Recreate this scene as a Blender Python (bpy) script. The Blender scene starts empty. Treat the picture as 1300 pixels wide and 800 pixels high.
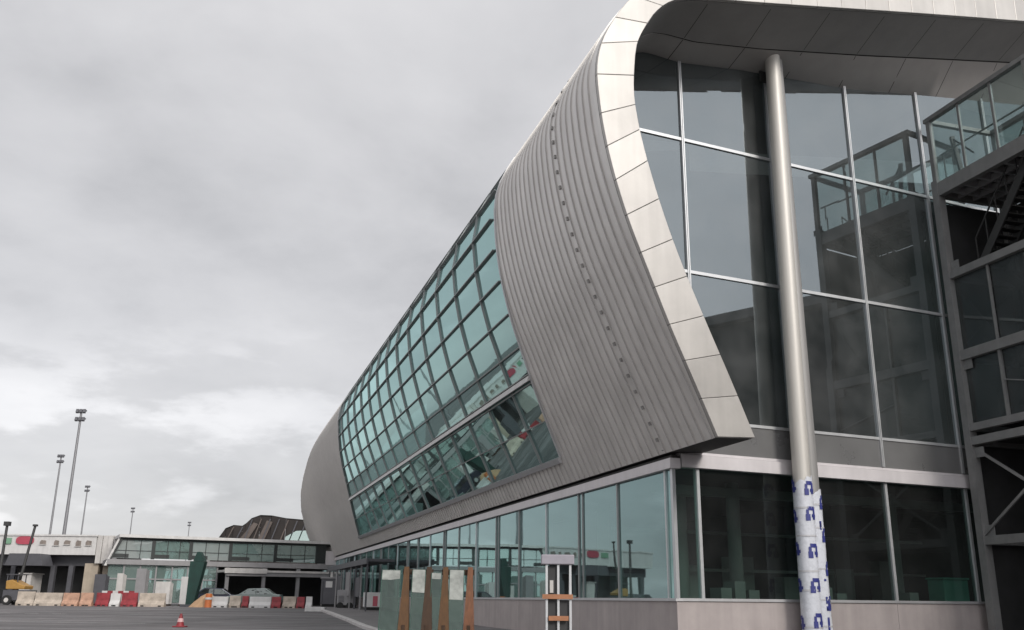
import bpy, bmesh, math, random
from mathutils import Vector as V
random.seed(7)
scene = bpy.context.scene
col = scene.collection
R = math.radians

# ------------------------------------------------------------------ materials
def new_mat(name):
    m = bpy.data.materials.new(name); m.use_nodes = True
    nt = m.node_tree
    for n in list(nt.nodes): nt.nodes.remove(n)
    out = nt.nodes.new('ShaderNodeOutputMaterial')
    return m, nt, out

def rgba(c): return (c[0], c[1], c[2], 1)

def surf(name, c, rough=.6, metal=0.0, var=.12, scale=3.0, island=0.0, bump=0.0, bscale=40, stretch=None, spec=.5, streak=0.0):
    """principled surface with uneven colour, uneven gloss and an optional fine bump"""
    m, nt, out = new_mat(name)
    N, L = nt.nodes, nt.links
    b = N.new('ShaderNodeBsdfPrincipled')
    b.inputs['Metallic'].default_value = metal
    b.inputs['Specular IOR Level'].default_value = spec
    tc = N.new('ShaderNodeTexCoord'); mp = N.new('ShaderNodeMapping')
    if stretch: mp.inputs['Scale'].default_value = stretch
    L.new(tc.outputs['Object'], mp.inputs['Vector'])
    n1 = N.new('ShaderNodeTexNoise'); n1.inputs['Scale'].default_value = scale
    n1.inputs['Detail'].default_value = 6; n1.inputs['Roughness'].default_value = .62
    L.new(mp.outputs['Vector'], n1.inputs['Vector'])
    rmp = N.new('ShaderNodeMapRange'); rmp.inputs['From Min'].default_value = .3; rmp.inputs['From Max'].default_value = .7
    rmp.inputs['To Min'].default_value = 1 - var; rmp.inputs['To Max'].default_value = 1 + var
    L.new(n1.outputs['Fac'], rmp.inputs['Value'])
    fac = rmp.outputs['Result']
    if island:
        g = N.new('ShaderNodeNewGeometry'); r2 = N.new('ShaderNodeMapRange')
        r2.inputs['To Min'].default_value = 1 - island; r2.inputs['To Max'].default_value = 1 + island
        L.new(g.outputs['Random Per Island'], r2.inputs['Value'])
        mu = N.new('ShaderNodeMath'); mu.operation = 'MULTIPLY'
        L.new(fac, mu.inputs[0]); L.new(r2.outputs['Result'], mu.inputs[1]); fac = mu.outputs[0]
    if streak:
        mp2 = N.new('ShaderNodeMapping'); mp2.inputs['Scale'].default_value = (2.2, 2.2, .12)
        L.new(tc.outputs['Object'], mp2.inputs['Vector'])
        n3 = N.new('ShaderNodeTexNoise'); n3.inputs['Scale'].default_value = 1.6; n3.inputs['Detail'].default_value = 5
        L.new(mp2.outputs['Vector'], n3.inputs['Vector'])
        r3 = N.new('ShaderNodeMapRange'); r3.inputs['From Min'].default_value = .35; r3.inputs['From Max'].default_value = .7
        r3.inputs['To Min'].default_value = 1 - streak; r3.inputs['To Max'].default_value = 1
        L.new(n3.outputs['Fac'], r3.inputs['Value'])
        mu = N.new('ShaderNodeMath'); mu.operation = 'MULTIPLY'
        L.new(fac, mu.inputs[0]); L.new(r3.outputs['Result'], mu.inputs[1]); fac = mu.outputs[0]
    mix = N.new('ShaderNodeVectorMath'); mix.operation = 'SCALE'
    mix.inputs[0].default_value = c[:3]
    L.new(fac, mix.inputs['Scale']); L.new(mix.outputs['Vector'], b.inputs['Base Color'])
    rr = N.new('ShaderNodeMapRange'); rr.inputs['To Min'].default_value = max(.02, rough - .1); rr.inputs['To Max'].default_value = min(1, rough + .1)
    L.new(n1.outputs['Fac'], rr.inputs['Value']); L.new(rr.outputs['Result'], b.inputs['Roughness'])
    if bump:
        n2 = N.new('ShaderNodeTexNoise'); n2.inputs['Scale'].default_value = bscale; n2.inputs['Detail'].default_value = 4
        L.new(mp.outputs['Vector'], n2.inputs['Vector'])
        bp = N.new('ShaderNodeBump'); bp.inputs['Strength'].default_value = bump; bp.inputs['Distance'].default_value = .02
        L.new(n2.outputs['Fac'], bp.inputs['Height']); L.new(bp.outputs['Normal'], b.inputs['Normal'])
    L.new(b.outputs['BSDF'], out.inputs['Surface'])
    return m

def glass(name, tint, refl, base=.3, wave=.004, wscale=.5, body=None, glow_veil=.05):
    """coated glazing: mirror coat over tinted clear glass (or over a solid body colour)"""
    m, nt, out = new_mat(name)
    N, L = nt.nodes, nt.links
    gl = N.new('ShaderNodeBsdfGlossy'); gl.inputs['Color'].default_value = rgba(refl); gl.inputs['Roughness'].default_value = .015
    if body is None:
        tr = N.new('ShaderNodeBsdfTransparent'); tr.inputs['Color'].default_value = rgba(tint)
    else:
        tr = N.new('ShaderNodeBsdfDiffuse'); tr.inputs['Color'].default_value = rgba(body)
    ge = N.new('ShaderNodeNewGeometry'); dv = N.new('ShaderNodeVectorMath'); dv.operation = 'DOT_PRODUCT'
    L.new(ge.outputs['Incoming'], dv.inputs[0]); L.new(ge.outputs['Normal'], dv.inputs[1])
    ab = N.new('ShaderNodeMath'); ab.operation = 'ABSOLUTE'; L.new(dv.outputs['Value'], ab.inputs[0])
    om = N.new('ShaderNodeMath'); om.operation = 'SUBTRACT'; om.inputs[0].default_value = 1; L.new(ab.outputs[0], om.inputs[1])
    pw = N.new('ShaderNodeMath'); pw.operation = 'POWER'; pw.inputs[1].default_value = 4.0; L.new(om.outputs[0], pw.inputs[0])
    ma = N.new('ShaderNodeMath'); ma.operation = 'MULTIPLY_ADD'; ma.use_clamp = True
    ma.inputs[1].default_value = 1 - base; ma.inputs[2].default_value = base
    L.new(pw.outputs[0], ma.inputs[0])
    tc = N.new('ShaderNodeTexCoord'); nz = N.new('ShaderNodeTexNoise'); nz.inputs['Scale'].default_value = wscale
    nz.inputs['Detail'].default_value = 2
    L.new(tc.outputs['Object'], nz.inputs['Vector'])
    bp = N.new('ShaderNodeBump'); bp.inputs['Strength'].default_value = 1; bp.inputs['Distance'].default_value = wave
    L.new(nz.outputs['Fac'], bp.inputs['Height']); L.new(bp.outputs['Normal'], gl.inputs['Normal'])
    mx = N.new('ShaderNodeMixShader')
    L.new(ma.outputs[0], mx.inputs['Fac']); L.new(tr.outputs[0], mx.inputs[1]); L.new(gl.outputs[0], mx.inputs[2])
    du = N.new('ShaderNodeBsdfDiffuse'); du.inputs['Color'].default_value = (.42, .43, .43, 1)  # pale veil over the panes, in place of glow from the interior
    dn = N.new('ShaderNodeTexNoise'); dn.inputs['Scale'].default_value = 1.1; dn.inputs['Detail'].default_value = 6
    L.new(tc.outputs['Object'], dn.inputs['Vector'])
    dr = N.new('ShaderNodeMapRange'); dr.inputs['From Min'].default_value = .3; dr.inputs['From Max'].default_value = .75
    dr.inputs['To Min'].default_value = glow_veil * .5; dr.inputs['To Max'].default_value = glow_veil * 1.5
    L.new(dn.outputs['Fac'], dr.inputs['Value'])
    m2 = N.new('ShaderNodeMixShader'); L.new(dr.outputs['Result'], m2.inputs['Fac']); L.new(mx.outputs[0], m2.inputs[1]); L.new(du.outputs[0], m2.inputs[2])
    L.new(m2.outputs[0], out.inputs['Surface'])
    return m

M = {}
M['clad'] = surf('standing_seam_metal', (.74, .715, .69), .42, .40, .09, .6, streak=.12, bump=.22, bscale=1.3)
M['seam'] = surf('seam_metal', (.48, .465, .45), .45, .35, .08, 2)
M['clip'] = surf('seam_clip_metal', (.33, .32, .31), .5, .4, .1, 3)
M['trim'] = surf('pale_panel_metal', (.475, .455, .43), .40, .35, .08, .8, island=.08, streak=.10, bump=.14, bscale=1.0)
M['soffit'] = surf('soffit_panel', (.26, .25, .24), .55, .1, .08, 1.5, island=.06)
M['soffit2'] = surf('inner_soffit_panel', (.36, .34, .325), .5, .15, .06, 1.5)  # lighter copy of the soffit colour, painting the stronger light near the glazing
M['gap'] = surf('dark_joint_and_shade', (.03, .028, .028), .8)
M['plinth'] = surf('pinkish_concrete', (.40, .355, .345), .75, 0, .10, 1.3, island=.03, bump=.15, streak=.14)
M['sill'] = surf('grey_metal_sill', (.52, .52, .53), .45, .5, .06, 2)
M['fascia'] = surf('pale_lilac_fascia', (.62, .59, .60), .5, .15, .06, 1, streak=.08)
M['spandrel'] = surf('grey_spandrel', (.17, .17, .17), .3, .2, .08, .8)
M['alu'] = surf('mullion_aluminium', (.55, .56, .57), .4, .5, .06, 2)
M['alu_dark'] = surf('dark_mullion', (.30, .31, .31), .45, .4, .06, 2)
M['glass_side'] = glass('teal_glazing', (.16, .30, .28), (.62, .86, .87), .31, .0022, .45)
M['glass_shell'] = glass('teal_roof_glazing', (.14, .26, .24), (.62, .90, .885), .46, .0016, .5)
M['glass_end'] = glass('grey_blue_glazing', (.20, .26, .26), (.83, .94, 1.0), .165, .0012, .35, glow_veil=.085)
M['glass_low'] = glass('dark_clear_glazing', (.30, .38, .36), (.80, .95, .95), .04, .0012, .35, glow_veil=.025)
M['glass_green'] = glass('green_clear_glazing', (.42, .60, .54), (.75, .95, .90), .12, .003, .6)
M['glass_parapet'] = glass('parapet_glass', (.78, .85, .84), (.85, .95, .94), .10, .001, .6)
M['glass_infill'] = glass('infill_glass', (.42, .46, .46), (.8, .9, .9), .05, .001, .6, glow_veil=.07)
M['glass_far'] = glass('far_teal_glazing', None, (.8, .95, .92), .45, .006, .4, body=(.17, .24, .22))
M['glass_pale'] = glass('pale_far_glazing', None, (.85, .95, .94), .40, .006, .4, body=(.34, .38, .37))
M['black'] = surf('black_frame', (.018, .022, .022), .5, 0, .15, 2)
M['glass_car'] = glass('car_glass', None, (.8, .9, .9), .15, .004, 2, body=(.012, .014, .014))
M['interior'] = surf('dim_interior', (.13, .13, .125), .8, 0, .2, .7)
M['int_floor'] = surf('interior_floor', (.16, .155, .15), .4, 0, .15, .8)
M['int_pale'] = surf('interior_pale', (.42, .42, .40), .7, 0, .1, 1)
M['steel'] = surf('painted_steel', (.26, .26, .258), .5, .3, .12, 2.5, streak=.1)
M['steel_dark'] = surf('dark_steel', (.055, .055, .055), .55, .3, .15, 3)
M['mesh_dark'] = surf('dark_cladding', (.045, .045, .046), .6, .2, .25, 1.2)
M['column'] = surf('brushed_column_steel', (.52, .50, .465), .5, .25, .06, 3, stretch=(6, 6, .3))
M['column_grey'] = surf('grey_column_tube', (.27, .265, .26), .5, .2, .08, 3, stretch=(6, 6, .3))  # second tube toned darker than the first
M['wrap'] = surf('wrap_and_sky_patch', (.60, .62, .67), .28, 0, .08, 6, bump=.5, bscale=9)
M['tape'] = surf('clear_tape', (.50, .50, .52), .2, 0, .1, 5)
M['navy'] = surf('navy_print', (.040, .048, .21), .4, 0, .1, 8)
M['white'] = surf('white_paint', (.58, .57, .56), .5, 0, .07, 1.5, streak=.12)
M['offwhite'] = surf('dirty_white', (.55, .53, .51), .6, 0, .12, 2, streak=.15)
M['brownglass'] = surf('brown_window', (.20, .17, .15), .3, 0, .3, 2)
M['beige'] = surf('beige_panel', (.40, .34, .27), .7, 0, .12, 1.6, streak=.15)
M['red'] = surf('red_plastic', (.27, .028, .036), .55, 0, .3, 3, streak=.25)
M['redsign'] = surf('red_sign', (.38, .06, .09), .45, 0, .06, 3)
M['greensign'] = surf('green_sign', (.16, .30, .20), .5, 0, .06, 3)
M['cream'] = surf('cream_concrete', (.40, .345, .29), .8, 0, .3, 2.4, bump=.2)
M['orange'] = surf('orange_plastic', (.55, .16, .05), .5, 0, .12, 3)
M['peach'] = surf('faded_orange_plastic', (.42, .25, .175), .6, 0, .28, 3)
M['yellow'] = surf('yellow_machine_paint', (.36, .20, .05), .45, 0, .12, 3)
M['dkgreen'] = surf('dark_green_paint', (.010, .045, .036), .65, 0, .25, 1.4, streak=.2)
M['green_box'] = surf('green_cabinet', (.24, .52, .42), .5, 0, .06, 2)
M['rubber'] = surf('rubber', (.02, .02, .02), .85)
M['mast'] = surf('galvanised_mast', (.22, .22, .23), .5, .5, .08, 1)
M['lampface'] = surf('lamp_glass', (.10, .10, .11), .2)
M['darkgrey'] = surf('dark_grey_paint', (.075, .075, .085), .55, 0, .14, 2)
M['midgrey'] = surf('mid_grey_paint', (.24, .235, .24), .55, 0, .12, 2)
M['midgrey2'] = surf('lilac_grey_paint', (.30, .285, .32), .5, .1, .1, 3)
M['silver'] = surf('silver_car_paint', (.20, .235, .225), .25, .5, .05, 2)
M['bluecar'] = surf('dark_blue_car_paint', (.03, .035, .055), .25, .2, .05, 2)
M['roofdark'] = surf('brown_roof_sheet', (.024, .019, .017), .6, .1, .35, .35, island=.3)
M['rooflight'] = surf('brown_roof_light', (.11, .09, .08), .6, .1, .2, .5)
M['wood'] = surf('raw_timber', (.092, .045, .017), .75, 0, .3, 3, island=.25, stretch=(8, 8, .8), bump=.3)
M['wood_red'] = surf('reddish_timber', (.16, .068, .034), .75, 0, .3, 3, stretch=(8, 8, .8), bump=.3)
M['wood_dark'] = surf('dark_timber', (.05, .027, .015), .8, 0, .3, 3, stretch=(8, 8, .8))
M['board'] = surf('orange_board', (.34, .15, .075), .65, 0, .2, 4)
M['hangar'] = surf('dark_hangar_sheet', (.075, .08, .085), .6, .1, .12, .4, island=.1)

def asphalt():
    m, nt, out = new_mat('weathered_asphalt')
    N, L = nt.nodes, nt.links
    b = N.new('ShaderNodeBsdfPrincipled'); b.inputs['Specular IOR Level'].default_value = .35
    tc = N.new('ShaderNodeTexCoord')
    def mapped(st, rot=0):
        mp = N.new('ShaderNodeMapping'); mp.inputs['Scale'].default_value = st; mp.inputs['Rotation'].default_value = (0, 0, R(rot))
        L.new(tc.outputs['Object'], mp.inputs['Vector']); return mp.outputs['Vector']
    def noise(s, d, vec, ro=.55):
        n = N.new('ShaderNodeTexNoise'); n.inputs['Scale'].default_value = s; n.inputs['Detail'].default_value = d; n.inputs['Roughness'].default_value = ro
        L.new(vec, n.inputs['Vector']); return n.outputs['Fac']
    def rng(v, a, b_, c, d):
        r = N.new('ShaderNodeMapRange'); r.inputs['From Min'].default_value = a; r.inputs['From Max'].default_value = b_
        r.inputs['To Min'].default_value = c; r.inputs['To Max'].default_value = d; L.new(v, r.inputs['Value']); return r.outputs['Result']
    def mul(a, c):
        n = N.new('ShaderNodeMath'); n.operation = 'MULTIPLY'; L.new(a, n.inputs[0]); L.new(c, n.inputs[1]); return n.outputs[0]
    one = mapped((1, 1, 1))
    v = rng(noise(.16, 6, mapped((.35, 1.3, 1), -8)), .32, .68, .105, .23)             # broad wear
    v = mul(v, rng(noise(.9, 6, mapped((.12, 1.6, 1), -12), .6), .40, .62, .55, 1.25))  # tyre tracks
    v = mul(v, rng(noise(.7, 7, one, .65), .34, .52, .55, 1.05))                         # oil stains
    v = mul(v, rng(noise(30, 3, one), .3, .7, .86, 1.14))                                # aggregate
    br_ = N.new('ShaderNodeTexBrick'); br_.inputs['Scale'].default_value = .16; br_.inputs['Mortar Size'].default_value = .012; br_.inputs['Brick Width'].default_value = 1.1; br_.inputs['Row Height'].default_value = .8
    br_.offset = 0; br_.inputs['Color1'].default_value = (1, 1, 1, 1); br_.inputs['Color2'].default_value = (.78, .78, .78, 1); br_.inputs['Mortar'].default_value = (.35, .35, .35, 1)
    L.new(mapped((1, 1, 1), 17), br_.inputs['Vector'])
    v = mul(v, br_.outputs['Color'])
    sc = N.new('ShaderNodeVectorMath'); sc.operation = 'SCALE'; sc.inputs[0].default_value = (1.03, .965, .975); L.new(v, sc.inputs['Scale'])
    L.new(sc.outputs['Vector'], b.inputs['Base Color'])
    L.new(rng(noise(.7, 5, one), .3, .7, .5, .95), b.inputs['Roughness'])
    bp = N.new('ShaderNodeBump'); bp.inputs['Strength'].default_value = .4; bp.inputs['Distance'].default_value = .01
    L.new(noise(45, 3, one), bp.inputs['Height']); L.new(bp.outputs['Normal'], b.inputs['Normal'])
    L.new(b.outputs['BSDF'], out.inputs['Surface'])
    return m
M['asphalt'] = asphalt()
M['paint'] = surf('worn_road_paint', (.42, .41, .40), .7, 0, .35, 2.5)
M['paving'] = surf('paving', (.17, .16, .16), .85, 0, .2, .8, bump=.2)
M['kerb'] = surf('kerb_concrete', (.46, .44, .43), .8, 0, .18, 1.5, bump=.2)

# ------------------------------------------------------------------ mesh builder
class MB:
    def __init__(s): s.v = []; s.f = []; s.m = []; s.cur = 0
    def add(s, vs, fs):
        o = len(s.v); s.v += [V(x) for x in vs]
        s.f += [tuple(i + o for i in f) for f in fs]; s.m += [s.cur] * len(fs)
        return s
    def hexa(s, a, b):      # two matching quads
        return s.add(list(a) + list(b), [(3, 2, 1, 0), (4, 5, 6, 7), (0, 1, 5, 4), (1, 2, 6, 5), (2, 3, 7, 6), (3, 0, 4, 7)])
    def obox(s, o, ex, ey, ez):
        o, ex, ey, ez = V(o), V(ex), V(ey), V(ez)
        return s.hexa([o, o + ex, o + ex + ey, o + ey], [o + ez, o + ex + ez, o + ex + ey + ez, o + ey + ez])
    def box(s, x0, x1, y0, y1, z0, z1):
        return s.obox((x0, y0, z0), (x1 - x0, 0, 0), (0, y1 - y0, 0), (0, 0, z1 - z0))
    def beam(s, a, b, w, h, up=(0, 0, 1)):
        a, b = V(a), V(b); d = (b - a).normalized(); up = V(up)
        if abs(d.dot(up)) > .98: up = V((0, 1, 0))
        sd = d.cross(up).normalized(); u2 = sd.cross(d).normalized()
        o = a - sd * w / 2 - u2 * h / 2
        return s.obox(o, sd * w, b - a, u2 * h)
    def poly(s, pts, ext):
        n = len(pts); e = V(ext); a = [V(p) for p in pts]
        fs = [tuple(reversed(range(n))), tuple(range(n, 2 * n))]
        fs += [(i, (i + 1) % n, (i + 1) % n + n, i + n) for i in range(n)]
        return s.add(a + [p + e for p in a], fs)
    def tube(s, a, b, r0, r1=None, n=14, cap=True):
        a, b = V(a), V(b); r1 = r0 if r1 is None else r1
        d = (b - a).normalized(); t = V((1, 0, 0)) if abs(d.x) < .9 else V((0, 1, 0))
        x = d.cross(t).normalized(); y = d.cross(x)
        vs = [a + (x * math.cos(i * math.tau / n) + y * math.sin(i * math.tau / n)) * r0 for i in range(n)]
        vs += [b + (x * math.cos(i * math.tau / n) + y * math.sin(i * math.tau / n)) * r1 for i in range(n)]
        fs = [(i, (i + 1) % n, (i + 1) % n + n, i + n) for i in range(n)]
        if cap: fs += [tuple(reversed(range(n))), tuple(range(n, 2 * n))]
        return s.add(vs, fs)
    def build(s, name, mats, parent=None, smooth=False, bevel=0.0, merge=0, recalc=True):
        org = V((0, 0, 0)); p = parent
        while p is not None: org += p.location; p = p.parent
        me = bpy.data.meshes.new(name)
        me.from_pydata([tuple(v - org) for v in s.v], [], s.f)
        if not isinstance(mats, (list, tuple)): mats = [mats]
        for m in mats: me.materials.append(m)
        for i, pl in enumerate(me.polygons):
            pl.material_index = s.m[i]; pl.use_smooth = smooth
        me.update()
        bm = bmesh.new(); bm.from_mesh(me)
        if merge: bmesh.ops.remove_doubles(bm, verts=bm.verts[:], dist=merge)
        if recalc: bmesh.ops.recalc_face_normals(bm, faces=bm.faces[:])
        bm.to_mesh(me); bm.free()
        if smooth: me.set_sharp_from_angle(angle=R(40))
        o = bpy.data.objects.new(name, me); col.objects.link(o)
        if parent is not None: o.parent = parent
        if bevel:
            b = o.modifiers.new('edge', 'BEVEL'); b.width = bevel; b.segments = 2; b.limit_method = 'ANGLE'
        return o

def tag(o, label, cat, group=None, kind=None):
    if label: o['label'] = label
    if cat: o['category'] = cat
    if group: o['group'] = group
    if kind: o['kind'] = kind
    return o
def thing(name, label, cat, loc=(0, 0, 0), group=None):
    o = bpy.data.objects.new(name, None); o.location = loc; o.empty_display_size = .3; col.objects.link(o)
    return tag(o, label, cat, group)
def dup(src, loc, label=None, rz=0.0, scale=1.0):
    def rec(o, par):
        c = o.copy(); col.objects.link(c)
        if par is not None: c.parent = par
        for ch in o.children: rec(ch, c)
        return c
    r = rec(src, None); r.location = loc; r.rotation_euler = (0, 0, rz); r.scale = (scale,) * 3
    if label: r['label'] = label
    return r

# ------------------------------------------------------------------ terrain
def gz(y):
    t = min(1, max(0, (y - 38) / 32)); return .43 * t * t * (3 - 2 * t)
ys = [-400, -150, -60, -20, 0, 20, 30, 38] + [38 + 2 * i for i in range(1, 18)] + [80, 100, 140, 220, 400, 900, 2500]
xs = [-2500, -900, -300, -100, -40, 0, 40, 100, 300, 900, 2500]
g = MB()
nx = len(xs)
g.add([(x, y, gz(y)) for y in ys for x in xs],
      [(j * nx + i, j * nx + i + 1, (j + 1) * nx + i + 1, (j + 1) * nx + i) for j in range(len(ys) - 1) for i in range(nx - 1)])
tag(g.build('ground', M['asphalt'], smooth=True), 'wide worn grey asphalt apron running up to the terminal', 'ground', kind='structure')

# ------------------------------------------------------------------ terminal
C0 = V((4.2166, 24.6402, 0))
A = R(17.14); Ud = V((-math.sin(A), math.cos(A), 0)); Pd = V((Ud.y, -Ud.x, 0))
B = R(66.2); Wd = V((math.sin(B), math.cos(B), 0)); Nw = V((Wd.y, -Wd.x, 0))      # end wall direction, towards the viewer
Z = V((0, 0, 1))
def T(p, q, z): return C0 + Pd * p + Ud * q + Z * z
def Wp(v, o, z): return C0 + Wd * v + Nw * o + Z * z

OUT = [(-.16, 4.9), (-.71, 6.1), (-1.31, 7.38), (-1.91, 8.79), (-2.42, 10.03), (-2.82, 11.3), (-3.06, 12.42), (-3.18, 13.4), (-3.2, 13.95),
       (-3.13, 14.45), (-2.96, 14.96), (-2.72, 15.44), (-2.46, 15.87), (-2.05, 16.42), (-1.5, 16.95), (-.7, 17.45), (.5, 17.98), (3.15, 18.62), (8.2, 19.8), (13.3, 20.9), (21.5, 22.6)]
INN = [(.91, 4.96), (.32, 6.3), (-.33, 7.71), (-1.0, 9.24), (-1.5, 10.61), (-1.91, 12.03), (-2.1, 13.0), (-2.15, 13.6), (-2.12, 14.2),
       (-2.03, 14.9), (-1.79, 15.47), (-1.4, 16.1), (-.89, 16.58), (-.3, 16.85), (.4, 17.03), (3.15, 17.66), (8.17, 18.84), (13.27, 20.0), (21.5, 21.85)]
def spline(P, n=4):
    r = []
    for i in range(len(P) - 1):
        p0 = P[max(0, i - 1)]; p1 = P[i]; p2 = P[i + 1]; p3 = P[min(len(P) - 1, i + 2)]
        for k in range(n):
            t = k / n
            r.append(tuple(.5 * (2 * p1[a] + (p2[a] - p0[a]) * t + (2 * p0[a] - 5 * p1[a] + 4 * p2[a] - p3[a]) * t * t + (3 * p1[a] - p0[a] - 3 * p2[a] + p3[a]) * t ** 3) for a in (0, 1)))
    r.append(P[-1]); return r
PO, PI_ = spline(OUT), spline(INN)
arc = [0]
for a, b in zip(PO, PO[1:]): arc.append(arc[-1] + math.hypot(b[0] - a[0], b[1] - a[1]))
def at_arc(s):
    for i in range(len(arc) - 1):
        if s <= arc[i + 1] or i == len(arc) - 2:
            t = (s - arc[i]) / (arc[i + 1] - arc[i]); a, b = PO[i], PO[i + 1]
            dx, dz = b[0] - a[0], b[1] - a[1]; l = math.hypot(dx, dz)
            return a[0] + dx * t, a[1] + dz * t, -dz / l, dx / l
def arc_z(z):
    for i in range(len(PO) - 1):
        if PO[i][1] <= z <= PO[i + 1][1]: return arc[i] + (arc[i + 1] - arc[i]) * (z - PO[i][1]) / (PO[i + 1][1] - PO[i][1])
def lerp_tab(tab, x):
    if x <= tab[0][0]: return tab[0][1]
    for a, b in zip(tab, tab[1:]):
        if x <= b[0]: return a[1] + (b[1] - a[1]) * (x - a[0]) / (b[0] - a[0])
    return tab[-1][1]
def inn_p(z):
    for a, b in zip(PI_, PI_[1:]):
        if a[1] <= z <= b[1]: return a[0] + (b[0] - a[0]) * (z - a[1]) / (b[1] - a[1])
def inn_z(p):      # roof side of the inner curve
    best = None
    for a, b in zip(PI_[40:], PI_[41:]):
        if min(a[0], b[0]) <= p <= max(a[0], b[0]): best = a[1] + (b[1] - a[1]) * (p - a[0]) / (b[0] - a[0])
    return best
QEND = [(arc_z(4.92), 83.5), (arc_z(7.7), 84), (arc_z(10), 82), (arc_z(11.6), 78.5), (arc_z(12.7), 74.5), (arc_z(14), 68.5), (arc_z(15.3), 63), (arc_z(16.5), 58), (arc_z(17.4), 55), (arc_z(20), 50)]
S0, S1 = arc_z(5.70), arc_z(12.55) + 3.36
def q_near(s): return 7.0 - 1.0 * max(0, min(1, (s - S0) / 8.6))
def q_far(s): return lerp_tab([(S0, 51.6), (arc_z(7.07), 50.4), (arc_z(9.4), 48.4), (arc_z(13), 47.0), (S1, 46.6)], s)
def q0(p, o=2.55): return .1168 * p - o * 1.0066       # the cut end runs parallel to the glazed end wall
DROPW = [(-.6, 0), (.8, .38), (3.1, .58), (7.5, 1.2), (10.3, 1.35), (16, 1.7), (22, 2.2)]
DROPC = [(-.6, 0), (.8, .30), (3.1, .43), (7.5, .53), (22, .55)]

term = thing('airport_terminal', 'long curved grey metal terminal with teal glazing, pale edge trim and glazed end wall', 'terminal building', tuple(C0))

# skin
sk = MB()
js = sorted(set(arc + [S0, S1])); js = [s for s in js]
def skin_strip(sa, sb, qa, qb, n):      # qa, qb functions of s
    pa, pb = at_arc(sa), at_arc(sb)
    for k in range(n):
        t0, t1 = k / n, (k + 1) / n
        la, lb = qa(sa), qa(sb); ha, hb = qb(sa), qb(sb)
        sk.add([T(pa[0], la + (ha - la) * t0, pa[1]), T(pa[0], la + (ha - la) * t1, pa[1]), T(pb[0], lb + (hb - lb) * t1, pb[1]), T(pb[0], lb + (hb - lb) * t0, pb[1])], [(0, 1, 2, 3)])
qe = lambda s: lerp_tab(QEND, s)
for a, b in zip(js, js[1:]):
    mid = (a + b) / 2
    if S0 < mid < S1:
        skin_strip(a, b, lambda s: q0(at_arc(s)[0]), q_near, 1); skin_strip(a, b, q_far, qe, 2)
    else: skin_strip(a, b, lambda s: q0(at_arc(s)[0]), qe, 1)
import bmesh
clad = sk.build('metal_cladding', M['clad'], term, smooth=True, merge=.001, recalc=False)
# standing seams
sm = MB()
SR = lerp_tab([(p[0], a) for p, a in zip(PO[56:], arc[56:])], 1.5)
segs = [s for s in js if s <= SR]
q = -2.9; ribs = []
while q < 84: ribs.append(q); q += .41
for q in ribs:
    prev = None
    for a, b in zip(segs, segs[1:]):
        mid = (a + b) / 2
        if q > qe(mid) - .05 or q < q0(at_arc(mid)[0]) + .06 or (S0 - .02 < mid < S1 and q_near(mid) - .05 < q < q_far(mid) + .05): continue
        pa, pb = at_arc(a + 1e-6), at_arc(b - 1e-6); h = .034; w = .012
        def c(p, s, hh): return T(p[0] + p[2] * hh, q + s, p[1] + p[3] * hh)
        sm.add([c(pa, -w, 0), c(pb, -w, 0), c(pb, -w, h), c(pa, -w, h), c(pa, w, h), c(pb, w, h), c(pb, w, 0), c(pa, w, 0)],
               [(0, 1, 2, 3), (3, 2, 5, 4), (4, 5, 6, 7)])
sm.build('standing_seam', M['seam'], clad)
# lapped joint with its row of clips
s = .35
while s < arc_z(16.6):
    p = at_arc(s); qq = .1 + .28 * max(0, (s - arc_z(13)) / 3)
    e1 = Pd * p[2] + Z * p[3]; e2 = Z * (-p[2]) + Pd * p[3]
    cl = MB(); cl.obox(T(p[0], qq, p[1]), Ud * .07, e2 * .10, e1 * .05); s += .46
    cl.build('seam_clip', M['clip'], clad)
# far end cap and underside
cp = MB()
for a, b in zip(arc, arc[1:]):
    pa, pb = at_arc(a + 1e-6), at_arc(b - 1e-6)
    cp.add([T(pa[0], qe(a), pa[1]), T(pb[0], qe(b), pb[1]), T(pb[0] + 6, qe(b) - 1, pb[1] - .3), T(pa[0] + 6, qe(a) - 1, pa[1] - .3)], [(0, 1, 2, 3)])
cp.build('end_cladding', M['clad'], term)
un = MB()
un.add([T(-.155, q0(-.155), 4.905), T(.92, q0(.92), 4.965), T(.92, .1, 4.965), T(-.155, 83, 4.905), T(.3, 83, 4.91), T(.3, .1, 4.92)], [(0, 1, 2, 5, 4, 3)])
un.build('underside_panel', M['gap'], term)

# pale edge trim, panel by panel
def ring_pts():
    so = [5.78, 6.66, 7.5, 8.38, 9.21, 10.12, 10.99, 11.85, 12.71, 13.77, 14.69, 15.57]
    cuts = [0] + [arc_z(z) for z in so]
    a = cuts[-1]
    while a + 1.0 < arc[-1]: a += .98; cuts.append(a)
    return cuts
ia = [0]
for a, b in zip(PI_, PI_[1:]): ia.append(ia[-1] + math.hypot(b[0] - a[0], b[1] - a[1]))
def at_in(s):
    for i in range(len(ia) - 1):
        if s <= ia[i + 1] or i == len(ia) - 2:
            t = (s - ia[i]) / (ia[i + 1] - ia[i]); a, b = PI_[i], PI_[i + 1]
            return a[0] + (b[0] - a[0]) * t, a[1] + (b[1] - a[1]) * t
def nearest_in(s):       # inner point matching an outer arc position
    i = 0
    o = at_arc(s)
    tab = [(arc[4 * k], ia[int(4 * k2)]) for k, k2 in ((0, 0), (1, 1), (2, 2), (3, 3), (4, 4), (5, 5), (6, 6), (7, 7), (8, 8), (9, 9), (10, 9.5), (11, 10), (12, 11), (13, 11.5), (14, 12), (15, 13), (16, 14), (17, 15), (18, 16), (19, 17), (20, 18))]
    return at_in(min(ia[-1], lerp_tab(tab, s)))
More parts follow.
